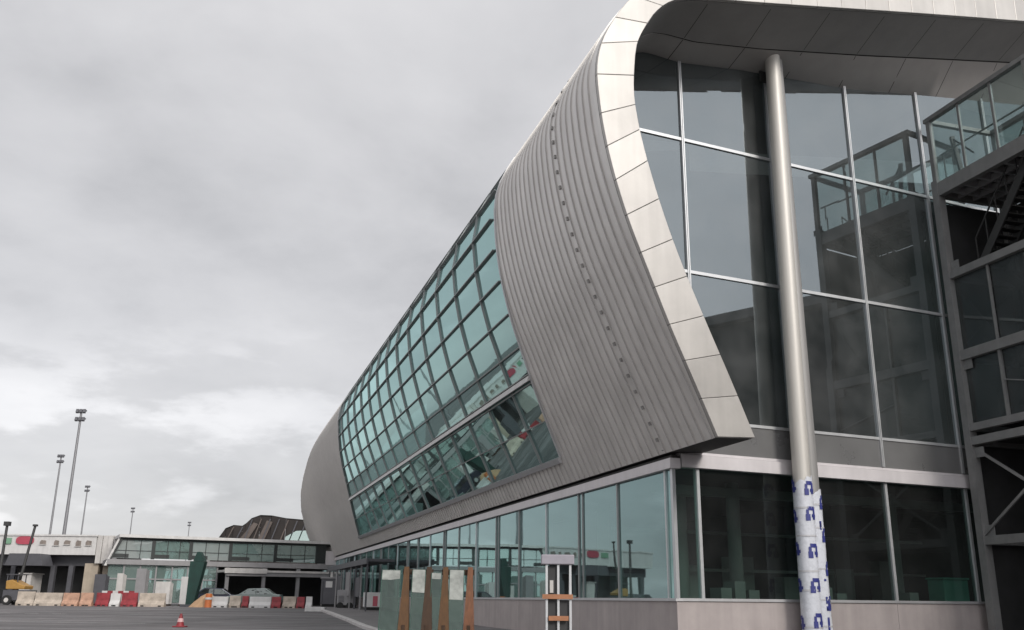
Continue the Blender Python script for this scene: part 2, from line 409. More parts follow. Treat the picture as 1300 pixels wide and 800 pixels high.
cuts = ring_pts()
tr = MB()
for a, b in zip(cuts, cuts[1:]):
    g_ = .005; k = 4 if b < 16 else 2
    ss = [a + g_ + (b - a - 2 * g_) * i / k for i in range(k + 1)]
    fo = [at_arc(s)[:2] for s in ss]; fi = [nearest_in(s) for s in ss]
    pts = fo + fi[::-1]
    tr.poly([T(p, q0(p) - .14, z) for p, z in pts], Ud * .13)
trim = tr.build('edge_trim', M['trim'], term, bevel=.012)
bk = MB()
for i in range(60):
    sa, sb = arc[-1] * i / 60, arc[-1] * (i + 1) / 60
    o1, o2, i1, i2 = at_arc(sa), at_arc(sb), nearest_in(sa), nearest_in(sb)
    bk.add([T(x[0], q0(x[0]) + .002, x[1]) for x in (o1, o2, i2, i1)], [(0, 1, 2, 3)])
bk.build('trim_backing', M['midgrey'], trim)
# soffit (inner skin), flared from the glazing out to the roof edge, with a crease
def soff(p, z, o):
    if z < 16.2 or p < -.95: d = 0
    elif o <= 0: d = lerp_tab(DROPW, p)
    else:
        c = lerp_tab(DROPC, p); d = c * (2.55 - o) / 1.55 if o > 1 else c + (lerp_tab(DROPW, p) - c) * (1 - o)
    return T(p, q0(p, o), z - d)
PS = []
for a, b in zip(PI_, PI_[1:]):
    n = 1 if b[0] < .5 else 3
    for k in range(n): PS.append((a[0] + (b[0] - a[0]) * k / n, a[1] + (b[1] - a[1]) * k / n))
PS.append(PI_[-1])
sf = MB(); s2 = MB(); jt = MB()
for a, b in zip(PS, PS[1:]):
    sf.add([soff(*a, 2.55), soff(*a, 1.02), soff(*b, 1.02), soff(*b, 2.55)], [(0, 1, 2, 3)])
    s2.add([soff(*a, .98), soff(*a, 0), soff(*a, -5), soff(*b, -5), soff(*b, 0), soff(*b, .98)], [(0, 1, 4, 5), (1, 2, 3, 4)])
    up = Z * .03
    jt.add([soff(*a, 1.05) + up, soff(*a, .95) + up, soff(*b, .95) + up, soff(*b, 1.05) + up], [(0, 1, 2, 3)])
sof = sf.build('soffit', M['soffit'], term, smooth=True, merge=.001)
s2.build('inner_soffit', M['soffit2'], term, smooth=True, merge=.001)
jt.build('soffit_joint', M['gap'], sof)
for k in range(9):
    x = .4 + 2.2 * k; jj = MB()
    if k < 9: jj.add([soff(x, inn_z(x), 2.45) - Z * .004, soff(x, inn_z(x), 1.06) - Z * .004, soff(x + .02, inn_z(x + .02), 1.06) - Z * .004, soff(x + .02, inn_z(x + .02), 2.45) - Z * .004], [(0, 1, 2, 3)]); jj.build('panel_joint', M['gap'], sof); jj = MB()
    zz = [inn_z(x), inn_z(x + .025)]
    jj.add([soff(x, zz[0], .97) - Z * .004, soff(x, zz[0], .0) - Z * .004, soff(x + .025, zz[1], .0) - Z * .004, soff(x + .025, zz[1], .97) - Z * .004], [(0, 1, 2, 3)])
    jj.build('panel_joint', M['gap'], sof)

# shell windows
rows = [arc_z(z) for z in (5.72, 6.88, 8.1, 8.38, 9.24, 10.33, 11.46, 12.55)] + [arc_z(12.55) + 1.12 * k for k in (1, 2, 3)]
qcols = [6.5, 8.9] + [8.9 + 3.05 * k for k in range(1, 13)] + [60]
def off(s, qv, h):
    p = at_arc(s); return T(p[0] + p[2] * h, qv, p[1] + p[3] * h)
def clampq(qv, s): return max(q_near(s), min(q_far(s), qv))
for k in range(len(qcols) - 1):
    gm = MB(); br = MB()
    for a, b in zip(rows, rows[1:]):
        qa0, qa1, qb0, qb1 = clampq(qcols[k], a), clampq(qcols[k + 1], a), clampq(qcols[k], b), clampq(qcols[k + 1], b)
        if k == 0: qa0, qb0 = q_near(a), q_near(b)
        j = random.uniform(-.0015, .0015)
        gm.add([off(a, qa0, -.05 + j), off(a, qa1, -.05 - j), off(b, qb1, -.05 + j), off(b, qb0, -.05)], [(0, 1, 2, 3)])
        w = .016
        br.hexa([off(a, qa0 - w, -.06), off(a, qa0 + w, -.06), off(b, qb0 + w, -.06), off(b, qb0 - w, -.06)],
                [off(a, qa0 - w, .035), off(a, qa0 + w, .035), off(b, qb0 + w, .035), off(b, qb0 - w, .035)])
        if k == len(qcols) - 2:
            br.hexa([off(a, qa1 - w, -.06), off(a, qa1 + w, -.06), off(b, qb1 + w, -.06), off(b, qb1 - w, -.06)],
                    [off(a, qa1 - w, .05), off(a, qa1 + w, .05), off(b, qb1 + w, .05), off(b, qb1 - w, .05)])
    for a in rows:
        q0, q1 = clampq(qcols[k], a) + .033, clampq(qcols[k + 1], a) - .033
        w = .018
        br.hexa([off(a - w, q0, -.06), off(a - w, q1, -.06), off(a + w, q1, -.06), off(a + w, q0, -.06)],
                [off(a - w, q0, .045), off(a - w, q1, .045), off(a + w, q1, .045), off(a + w, q0, .045)])
    wd = gm.build('curved_window', M['glass_shell'], term)
    br.build('glazing_bar', M['alu_dark'], wd)
tm = MB()
sa, sb = rows[2] + .09, rows[3] - .05
tm.hexa([off(sa, q_near(sa), -.02), off(sa, q_far(sa), -.02), off(sb, q_far(sb), -.02), off(sb, q_near(sb), -.02)],
        [off(sa, q_near(sa), .16), off(sa, q_far(sa), .16), off(sb, q_far(sb), .05), off(sb, q_near(sb), .05)])
tm.build('transom', M['white'], term)  # white colour and upward tilt stand in for a glint of sky
sl = MB()
sa, sb = S0 - .16, S0 + .02
sl.hexa([off(sa, q_near(sa) - .05, 0), off(sa, q_far(sa) + .1, 0), off(sb, q_far(sb) + .1, 0), off(sb, q_near(sb) - .05, 0)],
        [off(sa, q_near(sa) - .05, .10), off(sa, q_far(sa) + .1, .10), off(sb, q_far(sb) + .1, .14), off(sb, q_near(sb) - .05, .14)])
sl.build('window_sill', M['sill'], term)
for qf, wd_ in ((q_near, -1), (q_far, 1)):
    ef = MB(); ss = [S0 + (S1 - S0) * i / 20 for i in range(21)]
    for a, b in zip(ss, ss[1:]):
        x = [(qf(a) + wd_ * .02, a), (qf(a) + wd_ * .12, a), (qf(b) + wd_ * .12, b), (qf(b) + wd_ * .02, b)]
        ef.hexa([off(s, q_, -.05) for q_, s in x], [off(s, q_, .05) for q_, s in x])
    ef.build('window_edge_trim', M['sill'], term)

# ground floor: plinth, windows, fascia
QL = 83
pl = MB(); q = 0.41
pl.poly([T(-.03, -.03, 0), T(-.03, .4, 0), T(.3, .4, 0), T(.3, 0, 0)], Z * 1.2)
while q < QL:
    e = min(q + 3.14, QL); pl.obox(T(-.03, q, 0), Pd * .33, Ud * (e - q), Z * 1.2); q += 3.15
v = .06
for e in (4.0, 7.25, 10.5, 13.75, 17, 20.5):
    pl.obox(Wp(v, .03, 0), Wd * (e - v - .012), Nw * -.33, Z * 1.2); v = e
pl.build('plinth', M['plinth'], term)
si = MB()
si.obox(T(-.07, -.06, 1.2), Pd * .2, Ud * (QL), Z * .07)
si.obox(Wp(.12, .07, 1.202), Wd * 20.3, Nw * -.2, Z * .07)
si.build('plinth_sill', M['sill'], term)
ml = [0.0] + [.39 + 3.15 * k for k in range(27)]
for k, (a, b) in enumerate(zip(ml, ml[1:])):
    tl = [random.uniform(-.008, .008) for _ in range(3)]
    w = MB(); w.add([T(tl[0], a + .05, 1.27), T(tl[1], b, 1.27), T(tl[1] + tl[2], b, 4.5), T(tl[0] + tl[2], a + .05, 4.5)], [(0, 1, 2, 3)])
    wd = w.build('side_window', M['glass_side'], term)
    f = MB(); f.obox(T(-.05, b - .035, 1.27), Pd * .15, Ud * .07, Z * 3.22)
    if k % 3 == 2: f.obox(T(-.05, b - .40, 1.27), Pd * .12, Ud * .05, Z * 3.22)
    f.build('mullion', M['alu_dark'] if k % 3 else M['alu'], wd)
er = [.02, .75, 4.0, 7.25, 10.45, 13.7, 16.95, 20.2]
for k, (a, b) in enumerate(zip(er, er[1:])):
    w = MB(); w.add([Wp(a + .04, 0, 1.27), Wp(b, 0, 1.27), Wp(b, 0, 4.55), Wp(a + .04, 0, 4.55)], [(0, 1, 2, 3)])
    wd = w.build('end_window', M['glass_low'] if k else M['glass_green'], term)
    f = MB(); f.obox(Wp(b - .045, .06, 1.272), Wd * .09, Nw * -.16, Z * 3.27)
    f.build('mullion', M['alu'], wd)
cnr = MB(); cnr.poly([T(-.05, -.08, 1.272), T(-.05, .05, 1.272), T(.06, .05, 1.272), T(.06, -.04, 1.272)], Z * 3.23)
cnr.build('corner_post', M['alu'], term)
fa = MB()
fa.obox(T(-.14, -.16, 4.5), Pd * .3, Ud * (QL + .1), Z * .26)
fa.build('side_fascia', M['fascia'], term)
fb = MB()
fb.obox(Wp(.2, .16, 4.55), Wd * 20.3, Nw * -.3, Z * .33)
fb.obox(Wp(.2, .07, 4.90), Wd * 20.3, Nw * -.2, Z * .07)
fb.build('end_fascia', M['fascia'], term)
gp = MB(); gp.obox(T(-.06, -.1, 4.762), Pd * .25, Ud * (QL), Z * .085); gp.build('shadow_gap', M['gap'], term)  # shade under the shell drawn as a near-black strip
sp = MB(); v = -.2
for e in er[1:]:
    sp.obox(Wp(v + .012, .02, 4.97), Wd * (e - v - .024), Nw * -.2, Z * .82); v = e
sp.build('spandrel_panel', M['spandrel'], term)

# end wall upper glazing
vm = [None, .78, 4.0, 7.25, 10.45, 13.7, 16.95, 20.0]
tz = [5.83, 10.05, 14.15]
cosv = Wd.dot(Pd)
def top_z(v):
    p = max(-.85, v * cosv); return inn_z(p) - lerp_tab(DROPW, p) + .10
for k in range(len(vm) - 1):
    b = vm[k + 1]; w = MB(); f = MB()
    levels = tz + ['top']
    for i in range(3):
        z0 = tz[i]; z1 = tz[i + 1] if i < 2 else None
        if k == 0:
            if z1: zz = [z0 + (z1 - z0) * t / 4 for t in range(5)]
            else: zz = [14.15, 14.6, 15.1, 15.6, 16.1]
            L_ = [Wp((inn_p(z) - .25) / cosv, 0, z) for z in zz]
            Rr = [Wp(b, 0, zz[0]), Wp(b, 0, zz[-1] if z1 else top_z(b))]
            pts = L_ + ([Rr[1]] if z1 else [Wp(-.85, 0, 16.62), Wp(-.1, 0, top_z(-.1)), Rr[1]]) + [Rr[0]]
        else:
            a = vm[k]
            pts = [Wp(a, 0, z0), Wp(a, 0, z1 if z1 else top_z(a))] + ([] if z1 else [Wp(a + (b - a) * t / 4, 0, top_z(a + (b - a) * t / 4)) for t in (1, 2, 3)]) + [Wp(b, 0, z1 if z1 else top_z(b)), Wp(b, 0, z0)]
        tw = random.uniform(-.004, .004)
        pts = [p + Nw * (tw if n_ % 2 else -tw) for n_, p in enumerate(pts)]
        w.add(pts, [tuple(range(len(pts)))])
        a0 = (inn_p(z0) - .3) / cosv if k == 0 else vm[k] + .046
        if i == 0: f.obox(Wp(max(a0, -.3) if k == 0 else a0, .05, z0 - .04), Wd * (b - .046 - (max(a0, -.3) if k == 0 else a0)), Nw * -.12, Z * .08)
        else: f.obox(Wp(a0, .05, z0 - .045), Wd * (b - .046 - a0), Nw * -.12, Z * .09)
    f.obox(Wp(b - .045, .07, 5.0), Wd * .035, Nw * -.14, Z * (top_z(b) - 5.0))
    f.obox(Wp(b + .010, .07, 5.0), Wd * .035, Nw * -.14, Z * (top_z(b) - 5.0))
    f.obox(Wp(b - .012, .03, 5.0), Wd * .024, Nw * -.10, Z * (top_z(b) - 5.05))
    wd = w.build('tall_window', M['glass_end'], term)
    f.build('glazing_bar', M['alu'], wd)

# rooms behind the glass
it = MB()
it.add([T(.35, .35, .1), T(.35, 82, .1), T(22, 82, .1), T(22, 2.5, .1)], [(0, 1, 2, 3)])
it.cur = 1
it.add([T(9, 6, .1), T(9, 82, .1), T(9, 82, 4.7), T(9, 6, 4.7)], [(0, 1, 2, 3)])
it.add([T(9, 9, .1), T(22, 9, .1), T(22, 9, 4.7), T(9, 9, 4.7)], [(0, 1, 2, 3)])
it.add([T(.32, .5, 4.6), T(.32, 82, 4.6), T(22, 82, 4.6), T(22, 2.6, 4.6)], [(0, 1, 2, 3)])
it.add([T(.6, .5, 5.1), T(-.2, 82, 5.1), T(22, 82, 5.1), T(22, 2.6, 5.1)], [(0, 1, 2, 3)])
it.add([T(4, 7, 5.1), T(4, 50, 5.1), T(4, 50, 16.8), T(4, 7, 16.8)], [(0, 1, 2, 3)])
it.add([T(4, 7, 5.1), T(22, 7, 5.1), T(22, 7, 18.6), T(4, 7, 16.8)], [(0, 1, 2, 3)])
it.add([T(.4, 5.6, 5.1), T(4, 5.6, 5.1), T(4, 5.6, 17), T(-1.6, 5.6, 15.8), T(-2.4, 5.6, 13.4), T(-2.1, 5.6, 11.3), T(-1.2, 5.6, 8.8)], [(0, 1, 2, 3, 4, 5, 6)])
it.cur = 0
it.obox(T(-1.2, 7, 7.95), Pd * 5.2, Ud * 40, Z * .3)
inside = it.build('interior', [M['int_floor'], M['interior']], term)
ic = MB()
for q in range(4, 80, 6): ic.tube(T(2.2, q, .1), T(2.2, q, 4.6), .22)
for vv in (3.2, 9.4): ic.tube(Wp(vv + .6, -2.6, .1), Wp(vv + .6, -2.6, 4.6), .2)
for zz in (3.3, 2.15): ic.beam(Wp(.8, -4.6, zz), Wp(14, -5.2, zz), .08, .09)
ic.beam(Wp(1, -2.5, 4.3), Wp(16, -2.5, 4.3), .3, .25)
for k in range(14): ic.obox(T(2.5, 5 + k * 5, 4.35), Pd * .2, Ud * 1.5, Z * .08)
for k in range(5): ic.obox(Wp(1.6 + k * 2.6, -3.2, 4.2), Wd * 1.4, Nw * .2, Z * .08)
for k, (v_, h_) in enumerate(((1.7, 1.55), (2.15, 1.72), (2.6, 1.5), (5.1, 1.6), (5.6, 1.45), (8.3, 1.5))): ic.obox(Wp(v_, -.5, .1), Wd * .34, Nw * -.5, Z * (h_ - .1))
for k in range(6): ic.obox(Wp(1.2 + k * 2.1, -5.0, .1), Wd * .9, Nw * -.5, Z * (1.9 + .3 * (k % 3)))
ic.build('interior_column', M['int_pale'], inside, smooth=True)

# pair of slim steel columns, wrapped at the foot
cb = bpy.data.objects.new('column', None); cb.location = (0, 0, 0); col.objects.link(cb); cb.parent = term
def col_axis(i, z):
    t = z / 17.2
    return Wp(3.66 + .18 * t, .62, z) if i == 0 else Wp(4.13 - .06 * t, .46, z)
for i, (zt, zw) in enumerate(((17.75, 4.34), (17.75, 4.02))):
    c_ = MB(); c_.tube(col_axis(i, 0), col_axis(i, zt), .240, .222, n=32)
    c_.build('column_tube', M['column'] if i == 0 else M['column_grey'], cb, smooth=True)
    n = 28; r = .262; w = MB(); rows_ = 14
    vs = []
    for j in range(rows_ + 1):
        for k in range(n):
            an = k * math.tau / n
            z = zw * j / rows_
            if j == rows_: z += .10 * math.sin(an * 1 + 1.0) + random.uniform(-.05, .05)
            rr = r + random.uniform(-.006, .006)
            c0 = col_axis(i, z); vs.append(c0 + (Wd * math.cos(an) + Nw * math.sin(an)) * rr)
    w.add(vs, [(j * n + k, j * n + (k + 1) % n, (j + 1) * n + (k + 1) % n, (j + 1) * n + k) for j in range(rows_) for k in range(n)])
    w.cur = 1
    def patch(a0, a1, z0, z1, m=4):
        pts = []
        for zz in (z0, z1):
            for q_ in range(m + 1):
                an = a0 + (a1 - a0) * q_ / m
                pts.append(col_axis(i, zz) + (Wd * math.cos(an) + Nw * math.sin(an)) * (r + .012))
        w.add(pts, [(q_, q_ + 1, q_ + m + 2, q_ + m + 1) for q_ in range(m)])
    marks = [4.16, 3.42, 2.52, 1.64, .72, -.2] if i == 0 else [3.78, 2.95, 2.1, 1.22, .3]
    ac = R(88) if i == 0 else R(48)
    for zc in marks:
        if zc < .2: continue
        for ang in (ac, ac + R(120), ac - R(125)):
            d_ = R(1) * random.uniform(.85, 1.05); zc2 = zc + random.uniform(-.04, .04)
            patch(ang + 36 * d_, ang + 8 * d_, zc2 - .19, zc2 - .02)
            patch(ang + 32 * d_, ang + 16 * d_, zc2 - .02, zc2 + .10)
            patch(ang + 22 * d_, ang - 24 * d_, zc2 + .08, zc2 + .18)
            patch(ang - 12 * d_, ang - 32 * d_, zc2 - .02, zc2 + .13)
            patch(ang - 2 * d_, ang - 42 * d_, zc2 - .10, zc2 - .02)
            patch(ang - 10 * d_, ang - 33 * d_, zc2 - .16, zc2 - .10)
    for k in range(9 if i else 0):          # creased overlap with print showing through
        z0_ = random.uniform(.3, 3.7); patch(R(96), R(82), z0_, z0_ + random.uniform(.05, .25), 1)
    for k in range(5):                       # tape bands
        z0_ = .5 + k * .8 + random.uniform(-.2, .2)
        w.cur = 2; patch(R(-20), R(190), z0_, z0_ + .045, 10); w.cur = 1
    w.build('film_wrap', [M['wrap'], M['navy'], M['tape']], cb, smooth=True)
ch = MB(); ch.obox(Wp(3.70, .12, 16.75), Wd * .62, Nw * .06, Z * .36)
ch.build('column_head', M['steel_dark'], cb)

# ------------------------------------------------------------------ glazed steel bridge on the right
Q = V((13.809, 28.328, 0))
def Bp(p, q, z): return Q + Pd * p + Ud * q + Z * z
WB, LB = 2.7, -4.05
br = thing('access_bridge', 'grey steel access bridge frame with glazed parapet standing against the end wall', 'access bridge', tuple(Q))
for p in (0, WB):
    for q in (0, LB):
        m = MB(); m.obox(Bp(p, q - .13, 0), Pd * .26, Ud * .26, Z * 14.5)
        m.obox(Bp(p + .04, q - .08, 14.5), Pd * .14, Ud * .16, Z * 2.2); m.build('post', M['steel'], br)
for z0, h in ((13.92, .46), (11.06, .24), (8.40, .30), (6.20, .22), (5.78, .24), (2.86, .25)):
    for p in (0, WB):
        m = MB(); m.obox(Bp(p + .02, -.131, z0), Pd * .2, Ud * (LB + .262), Z * h); m.build('beam', M['steel'], br)
    for q in (0, LB):
        m = MB(); m.obox(Bp(.262, q - .09, z0 + .01), Pd * (WB - .264), Ud * .18, Z * (h - .02)); m.build('beam', M['steel'], br)
for p in (.02, WB + .02):
    m = MB(); m.obox(Bp(p, .16, 16.66), Pd * .2, Ud * (LB - .34), Z * .14); m.build('top_rail', M['steel'], br)
for q in (0.1, LB - .1):
    m = MB(); m.obox(Bp(.24, q - .08, 16.665), Pd * (WB - .24), Ud * .16, Z * .13); m.build('top_rail', M['steel'], br)
for p in (.08, WB + .08):
    for q in (-1.35, -2.7):
        m = MB(); m.obox(Bp(p, q, 14.4), Pd * .07, Ud * .08, Z * 2.26); m.build('parapet_post', M['steel'], br)
    for a, b in ((-.1, -1.26), (-1.36, -2.61), (-2.71, -3.95)):
        m = MB(); m.obox(Bp(p + .02, a, 14.42), Pd * .02, Ud * (b - a), Z * 2.2); m.build('parapet_glass', M['glass_parapet'], br)
for p in (.35, WB - .3):
    m = MB(); m.tube(Bp(p, -.1, 15.45), Bp(p, LB, 15.45), .03); m.tube(Bp(p, -.2, 15.45), Bp(p, -.2, 14.38), .025); m.tube(Bp(p, LB + .2, 15.45), Bp(p, LB + .2, 14.38), .025)
    m.build('handrail', M['steel'], br, smooth=True)
m = MB(); m.beam(Bp(.45, -.55, 15.9), Bp(.5, -.75, 14.4), .12, .12); m.beam(Bp(.45, -.6, 15.8), Bp(.5, -1.3, 15.0), .05, .05); m.build('bracket', M['steel_dark'], br)
m = MB(); m.obox(Bp(.27, 0.1, 14.24), Pd * (WB - .3), Ud * (LB - .1), Z * .1); m.build('deck', M['steel_dark'], br)
for k in range(7):
    m = MB(); q = -.45 - k * .55; m.obox(Bp(.23, q, 13.98), Pd * (WB - .24), Ud * .1, Z * .24); m.build('joist', M['sill'], br)  # paler metal stands in for the light caught on these joists
for p in (.8, 1.4, 2.0):
    m = MB(); m.obox(Bp(p, -.11, 13.94), Pd * .09, Ud * (LB + .2), Z * .22); m.build('joist', M['midgrey'], br)
for p in (.1, WB + .1):
    for za, zb in ((5.70, 3.14), (3.14, 5.70)):
        m = MB(); m.beam(Bp(p + (.03 if za > zb else -.03), -.1, za), Bp(p + (.03 if za > zb else -.03), LB + .1, zb), .05, .08); m.build('brace', M['steel'], br)
    if p < 1:
        for qa, qb in ((-.14, -1.5), (-1.62, LB + .14)):
            for za, zb in ((6.43, 8.39), (8.71, 11.05)):
                m = MB(); m.obox(Bp(p + .08, qa, za), Pd * .018, Ud * (qb - qa), Z * (zb - za)); m.build('infill_glass', M['glass_infill'], br)
    m = MB(); m.obox(Bp(p, -1.6, 8.71), Pd * .06, Ud * .07, Z * 2.34); m.build('mid_post', M['steel'], br)
    m = MB(); m.obox(Bp(p, -1.6, 6.42), Pd * .08, Ud * .09, Z * 1.98); m.build('mid_post', M['steel'], br)
    m = MB(); m.beam(Bp(p, -1.6, 7.5), Bp(p, LB + .1, 6.9), .03, .03); m.build('tie_rod', M['steel'], br)
for q in (.06, LB + .06):
    m = MB(); m.beam(Bp(.3, q, 11.0), Bp(WB, q, 8.75), .06, .08); m.beam(Bp(.3, q + .07, 8.75), Bp(WB, q + .07, 11.0), .05, .06); m.build('brace', M['steel_dark'], br)
    # inner landing platforms and flights of steps
def flight(qa, za, qb, zb, p0, p1):
    m = MB(); n = int(abs(zb - za) / .18)
    for p in (p0, p1): m.beam(Bp(p, qa, za), Bp(p, qb, zb), .05, .28)
    for k in range(n):
        t = (k + .5) / n; m.obox(Bp(p0, qa + (qb - qa) * t - .12, za + (zb - za) * t), Pd * (p1 - p0), Ud * .24, Z * .035)
    for p in (p0, p1):
        m.beam(Bp(p, qa, za + 1.0), Bp(p, qb, zb + 1.0), .04, .04)
        for k in range(6):
            t = k / 5; b0 = Bp(p, qa + (qb - qa) * t, za + (zb - za) * t); m.beam(b0, b0 + Z * 1.0, .03, .03)
    m.build('stair_flight', M['steel_dark'], br)
flight(-.9, 11.2, -3.3, 13.9, .5, 1.3); flight(-3.3, 8.6, -.9, 11.2, 1.4, 2.2); flight(-.9, 6.3, -3.3, 8.6, .5, 1.3); flight(-3.3, 3.0, -.9, 5.9, 1.4, 2.2)
for z, p0 in ((11.3, .3), (8.62, .3), (6.0, .3)):
    m = MB(); m.obox(Bp(p0, -.12, z - .08), Pd * (WB - .32), Ud * -.8, Z * .06); m.build('landing', M['steel_dark'], br); m = MB(); m.obox(Bp(p0, LB + .1, z - .08), Pd * (WB - .32), Ud * .7, Z * .06); m.build('landing', M['steel_dark'], br)
for p in (.0, WB + .0):
    for q, sgn in ((-.13, -1), (LB + .13, 1)):
        for z0 in (3.12, 5.4, 8.1, 11.32):
            m = MB(); m.obox(Bp(p + .11, q, z0), Pd * .025, Ud * (.34 * sgn), Z * .3)
            for k in (.08, .2): m.tube(Bp(p + .09, q + k * sgn, z0 + .1), Bp(p + .16, q + k * sgn, z0 + .1), .018, n=6)
            m.build('gusset_plate', M['steel'], br)
m = MB()
for z0, z1 in ((0.2, 5.75), (6.45, 13.9)): m.obox(Bp(WB + .21, 0, z0), Pd * .04, Ud * LB, Z * (z1 - z0))
m.obox(Bp(.27, LB - .16, 0.3), Pd * (WB - .28), Ud * .03, Z * 13.6)
m.build('dark_side_panel', M['mesh_dark'], br)
m = MB(); m.obox(Bp(.3, .15, .1), Pd * (WB + .5), Ud * .04, Z * 13.7); m.build('dark_back_panel', M['mesh_dark'], br)

gb = MB()
c0 = Wp(9.25, -.10, 0)
gb.obox(c0 + Z * .1, Wd * .98, Nw * -.6, Z * 1.78)
cab = thing('green_cabinet', 'pale green cabinet standing inside the last ground floor window by the bridge', 'cabinet', tuple(c0))
gb.build('cabinet_body', M['green_box'], cab, bevel=.02)
gl = MB(); gl.obox(c0 - Wd * .03 + Nw * .03 + Z * 1.885, Wd * 1.04, Nw * -.66, Z * .05); gl.build('cabinet_lid', M['green_box'], cab)

# building off to the right that the end glazing mirrors
hg = thing('side_hangar', 'dark grey ribbed hangar standing off to the right of the terminal', 'hangar', (30, 0, 0))
m = MB()
for i in range(28): m.box(27 + .03 * (i % 2), 60, -34 + i * 2.0, -32 + i * 2.0, 0, 15.5)
m.build('wall', M['hangar'], hg)
m = MB(); m.poly([(26.4, -35, 15.5), (26.4, 23, 15.5), (60, 23, 15.5), (60, -35, 15.5)], Z * .5); m.build('roof', M['midgrey'], hg)
for i in range(5):
    m = MB(); m.box(26.9, 26.98, -28 + i * 8, -23 + i * 8, 0, 5); m.build('door', M['midgrey'], hg)

# ------------------------------------------------------------------ apron edge
k_ = MB()
kp = [(-17.3, 80), (-12.95, 66), (-7.86, 48), (-4.61, 35), (-2.9, 28)]
for (xa, ya), (xb, yb) in zip(kp, kp[1:]):
    n = max(1, int(math.hypot(xb - xa, yb - ya) / 3))
    for i in range(n):
        a = (xa + (xb - xa) * i / n, ya + (yb - ya) * i / n); b = (xa + (xb - xa) * (i + .985) / n, ya + (yb - ya) * (i + .985) / n)
        za, zb = gz(a[1]), gz(b[1])
        k_.add([(a[0], a[1], za - .05), (a[0] + .3, a[1], za - .05), (a[0] + .3, a[1], za + .12), (a[0], a[1], za + .12),
                (b[0], b[1], zb - .05), (b[0] + .3, b[1], zb - .05), (b[0] + .3, b[1], zb + .12), (b[0], b[1], zb + .12)],
               [(0, 1, 2, 3), (7, 6, 5, 4), (3, 2, 6, 7), (0, 3, 7, 4), (1, 5, 6, 2)])
tag(k_.build('kerb', M['kerb'], bevel=.02), 'pale concrete kerb curving along the terminal front', 'kerb', kind='structure')
pv = MB()
pz = [(-17.0, 80), (-12.65, 66), (-7.56, 48), (-4.31, 35), (-2.6, 28)]
for (xa, ya), (xb, yb) in zip(pz, pz[1:]):
    for i in range(8):
        t0, t1 = i / 8, (i + 1) / 8
        a = (xa + (xb - xa) * t0, ya + (yb - ya) * t0); b = (xa + (xb - xa) * t1, ya + (yb - ya) * t1)
        wa = C0.x - math.tan(A) * (a[1] - C0.y) ; wb = C0.x - math.tan(A) * (b[1] - C0.y)
        pv.add([(a[0], a[1], gz(a[1]) + .10), (wa, a[1], gz(a[1]) + .10), (wb, b[1], gz(b[1]) + .10), (b[0], b[1], gz(b[1]) + .10)], [(0, 1, 2, 3)])
pvo = pv.build('pavement', M['paving']); tag(pvo, 'narrow concrete pavement between kerb and terminal plinth', 'pavement', kind='structure')
rm = MB()
for y0, x0, x1, w in ((30.6, -30, -8.0, .12), (46, -40, -16, .14), (56, -48, -24, .15)):
    n = 30
    for i in range(n):
        if random.random() < .18: continue
        xa, xb = x0 + (x1 - x0) * i / n, x0 + (x1 - x0) * (i + 1) / n
        ya, yb = y0 + (xa - x0) * -.10, y0 + (xb - x0) * -.10
        rm.add([(xa, ya, gz(ya) + .004), (xb, yb, gz(yb) + .004), (xb, yb + w, gz(yb + w) + .004), (xa, ya + w, gz(ya + w) + .004)], [(0, 1, 2, 3)])
tag(rm.build('road_marking', M['paint']), 'faded white lines on the asphalt apron', 'road marking', kind='structure')

# ------------------------------------------------------------------ masts
def mast(loc, h, name, label, heads=2, group='floodlight masts on the skyline'):
    t = thing(name, label, 'lamp mast', loc, group)
    x, y, z = loc
    m = MB(); m.tube((x, y, z), (x, y, z + h), .24, .13, n=10); m.build('pole', M['mast'], t, smooth=True)
    for i in range(heads):
        zz = z + h - .1 - i * 1.0
        m = MB(); m.box(x - .62, x + .62, y - .14, y + .14, zz, zz + .16)
        for k in (-1, 0, 1): m.obox((x + k * .42 - .17, y - .34, zz - .16), (.34, 0, 0), (0, .24, -.12), (0, .14, .42))
        m.build('floodlight', M['lampface'], t)
    return t
for (x, y, h, lab) in ((-53.05, 115, 22.6, 'tallest grey floodlight mast rising behind the white annex'),
                       (-80.9, 170, 24.8, 'slim floodlight mast just left of the tallest one'),
                       (-104.2, 235, 26.5, 'thin distant floodlight mast just right of the tallest one'),
                       (-117.9, 300, 27.0, 'faint far mast over the left end of the teal glazed block'),
                       (-116.4, 350, 26.5, 'faintest short mast tip above the middle of the teal glazed block')):
    mast((x, y, gz(y)), h, 'floodlight_mast', lab)
t = thing('lamp_post', 'short dark lamp post at the far left edge of the picture', 'lamp post', (-39.1, 75, gz(75)))
m = MB(); m.tube((-39.1, 75, gz(75)), (-39.1, 75, 6.3), .13, .10, n=10); m.build('pole', M['steel_dark'], t, smooth=True)
m = MB(); m.box(-39.3, -38.9, 74.8, 75.2, 6.3, 6.62); m.build('lamp_head', M['steel_dark'], t)
t = thing('lamp_post', 'thin dark pole standing before the undercroft of the white annex', 'lamp post', (-37.9, 76, gz(76)))
m = MB(); m.tube((-38.2, 76, gz(76)), (-37.4, 76, 6.4), .12, .10, n=8); m.build('pole', M['steel_dark'], t, smooth=True)
m = MB(); m.box(-37.55, -37.25, 75.85, 76.15, 6.35, 6.5); m.build('lamp_head', M['steel_dark'], t)

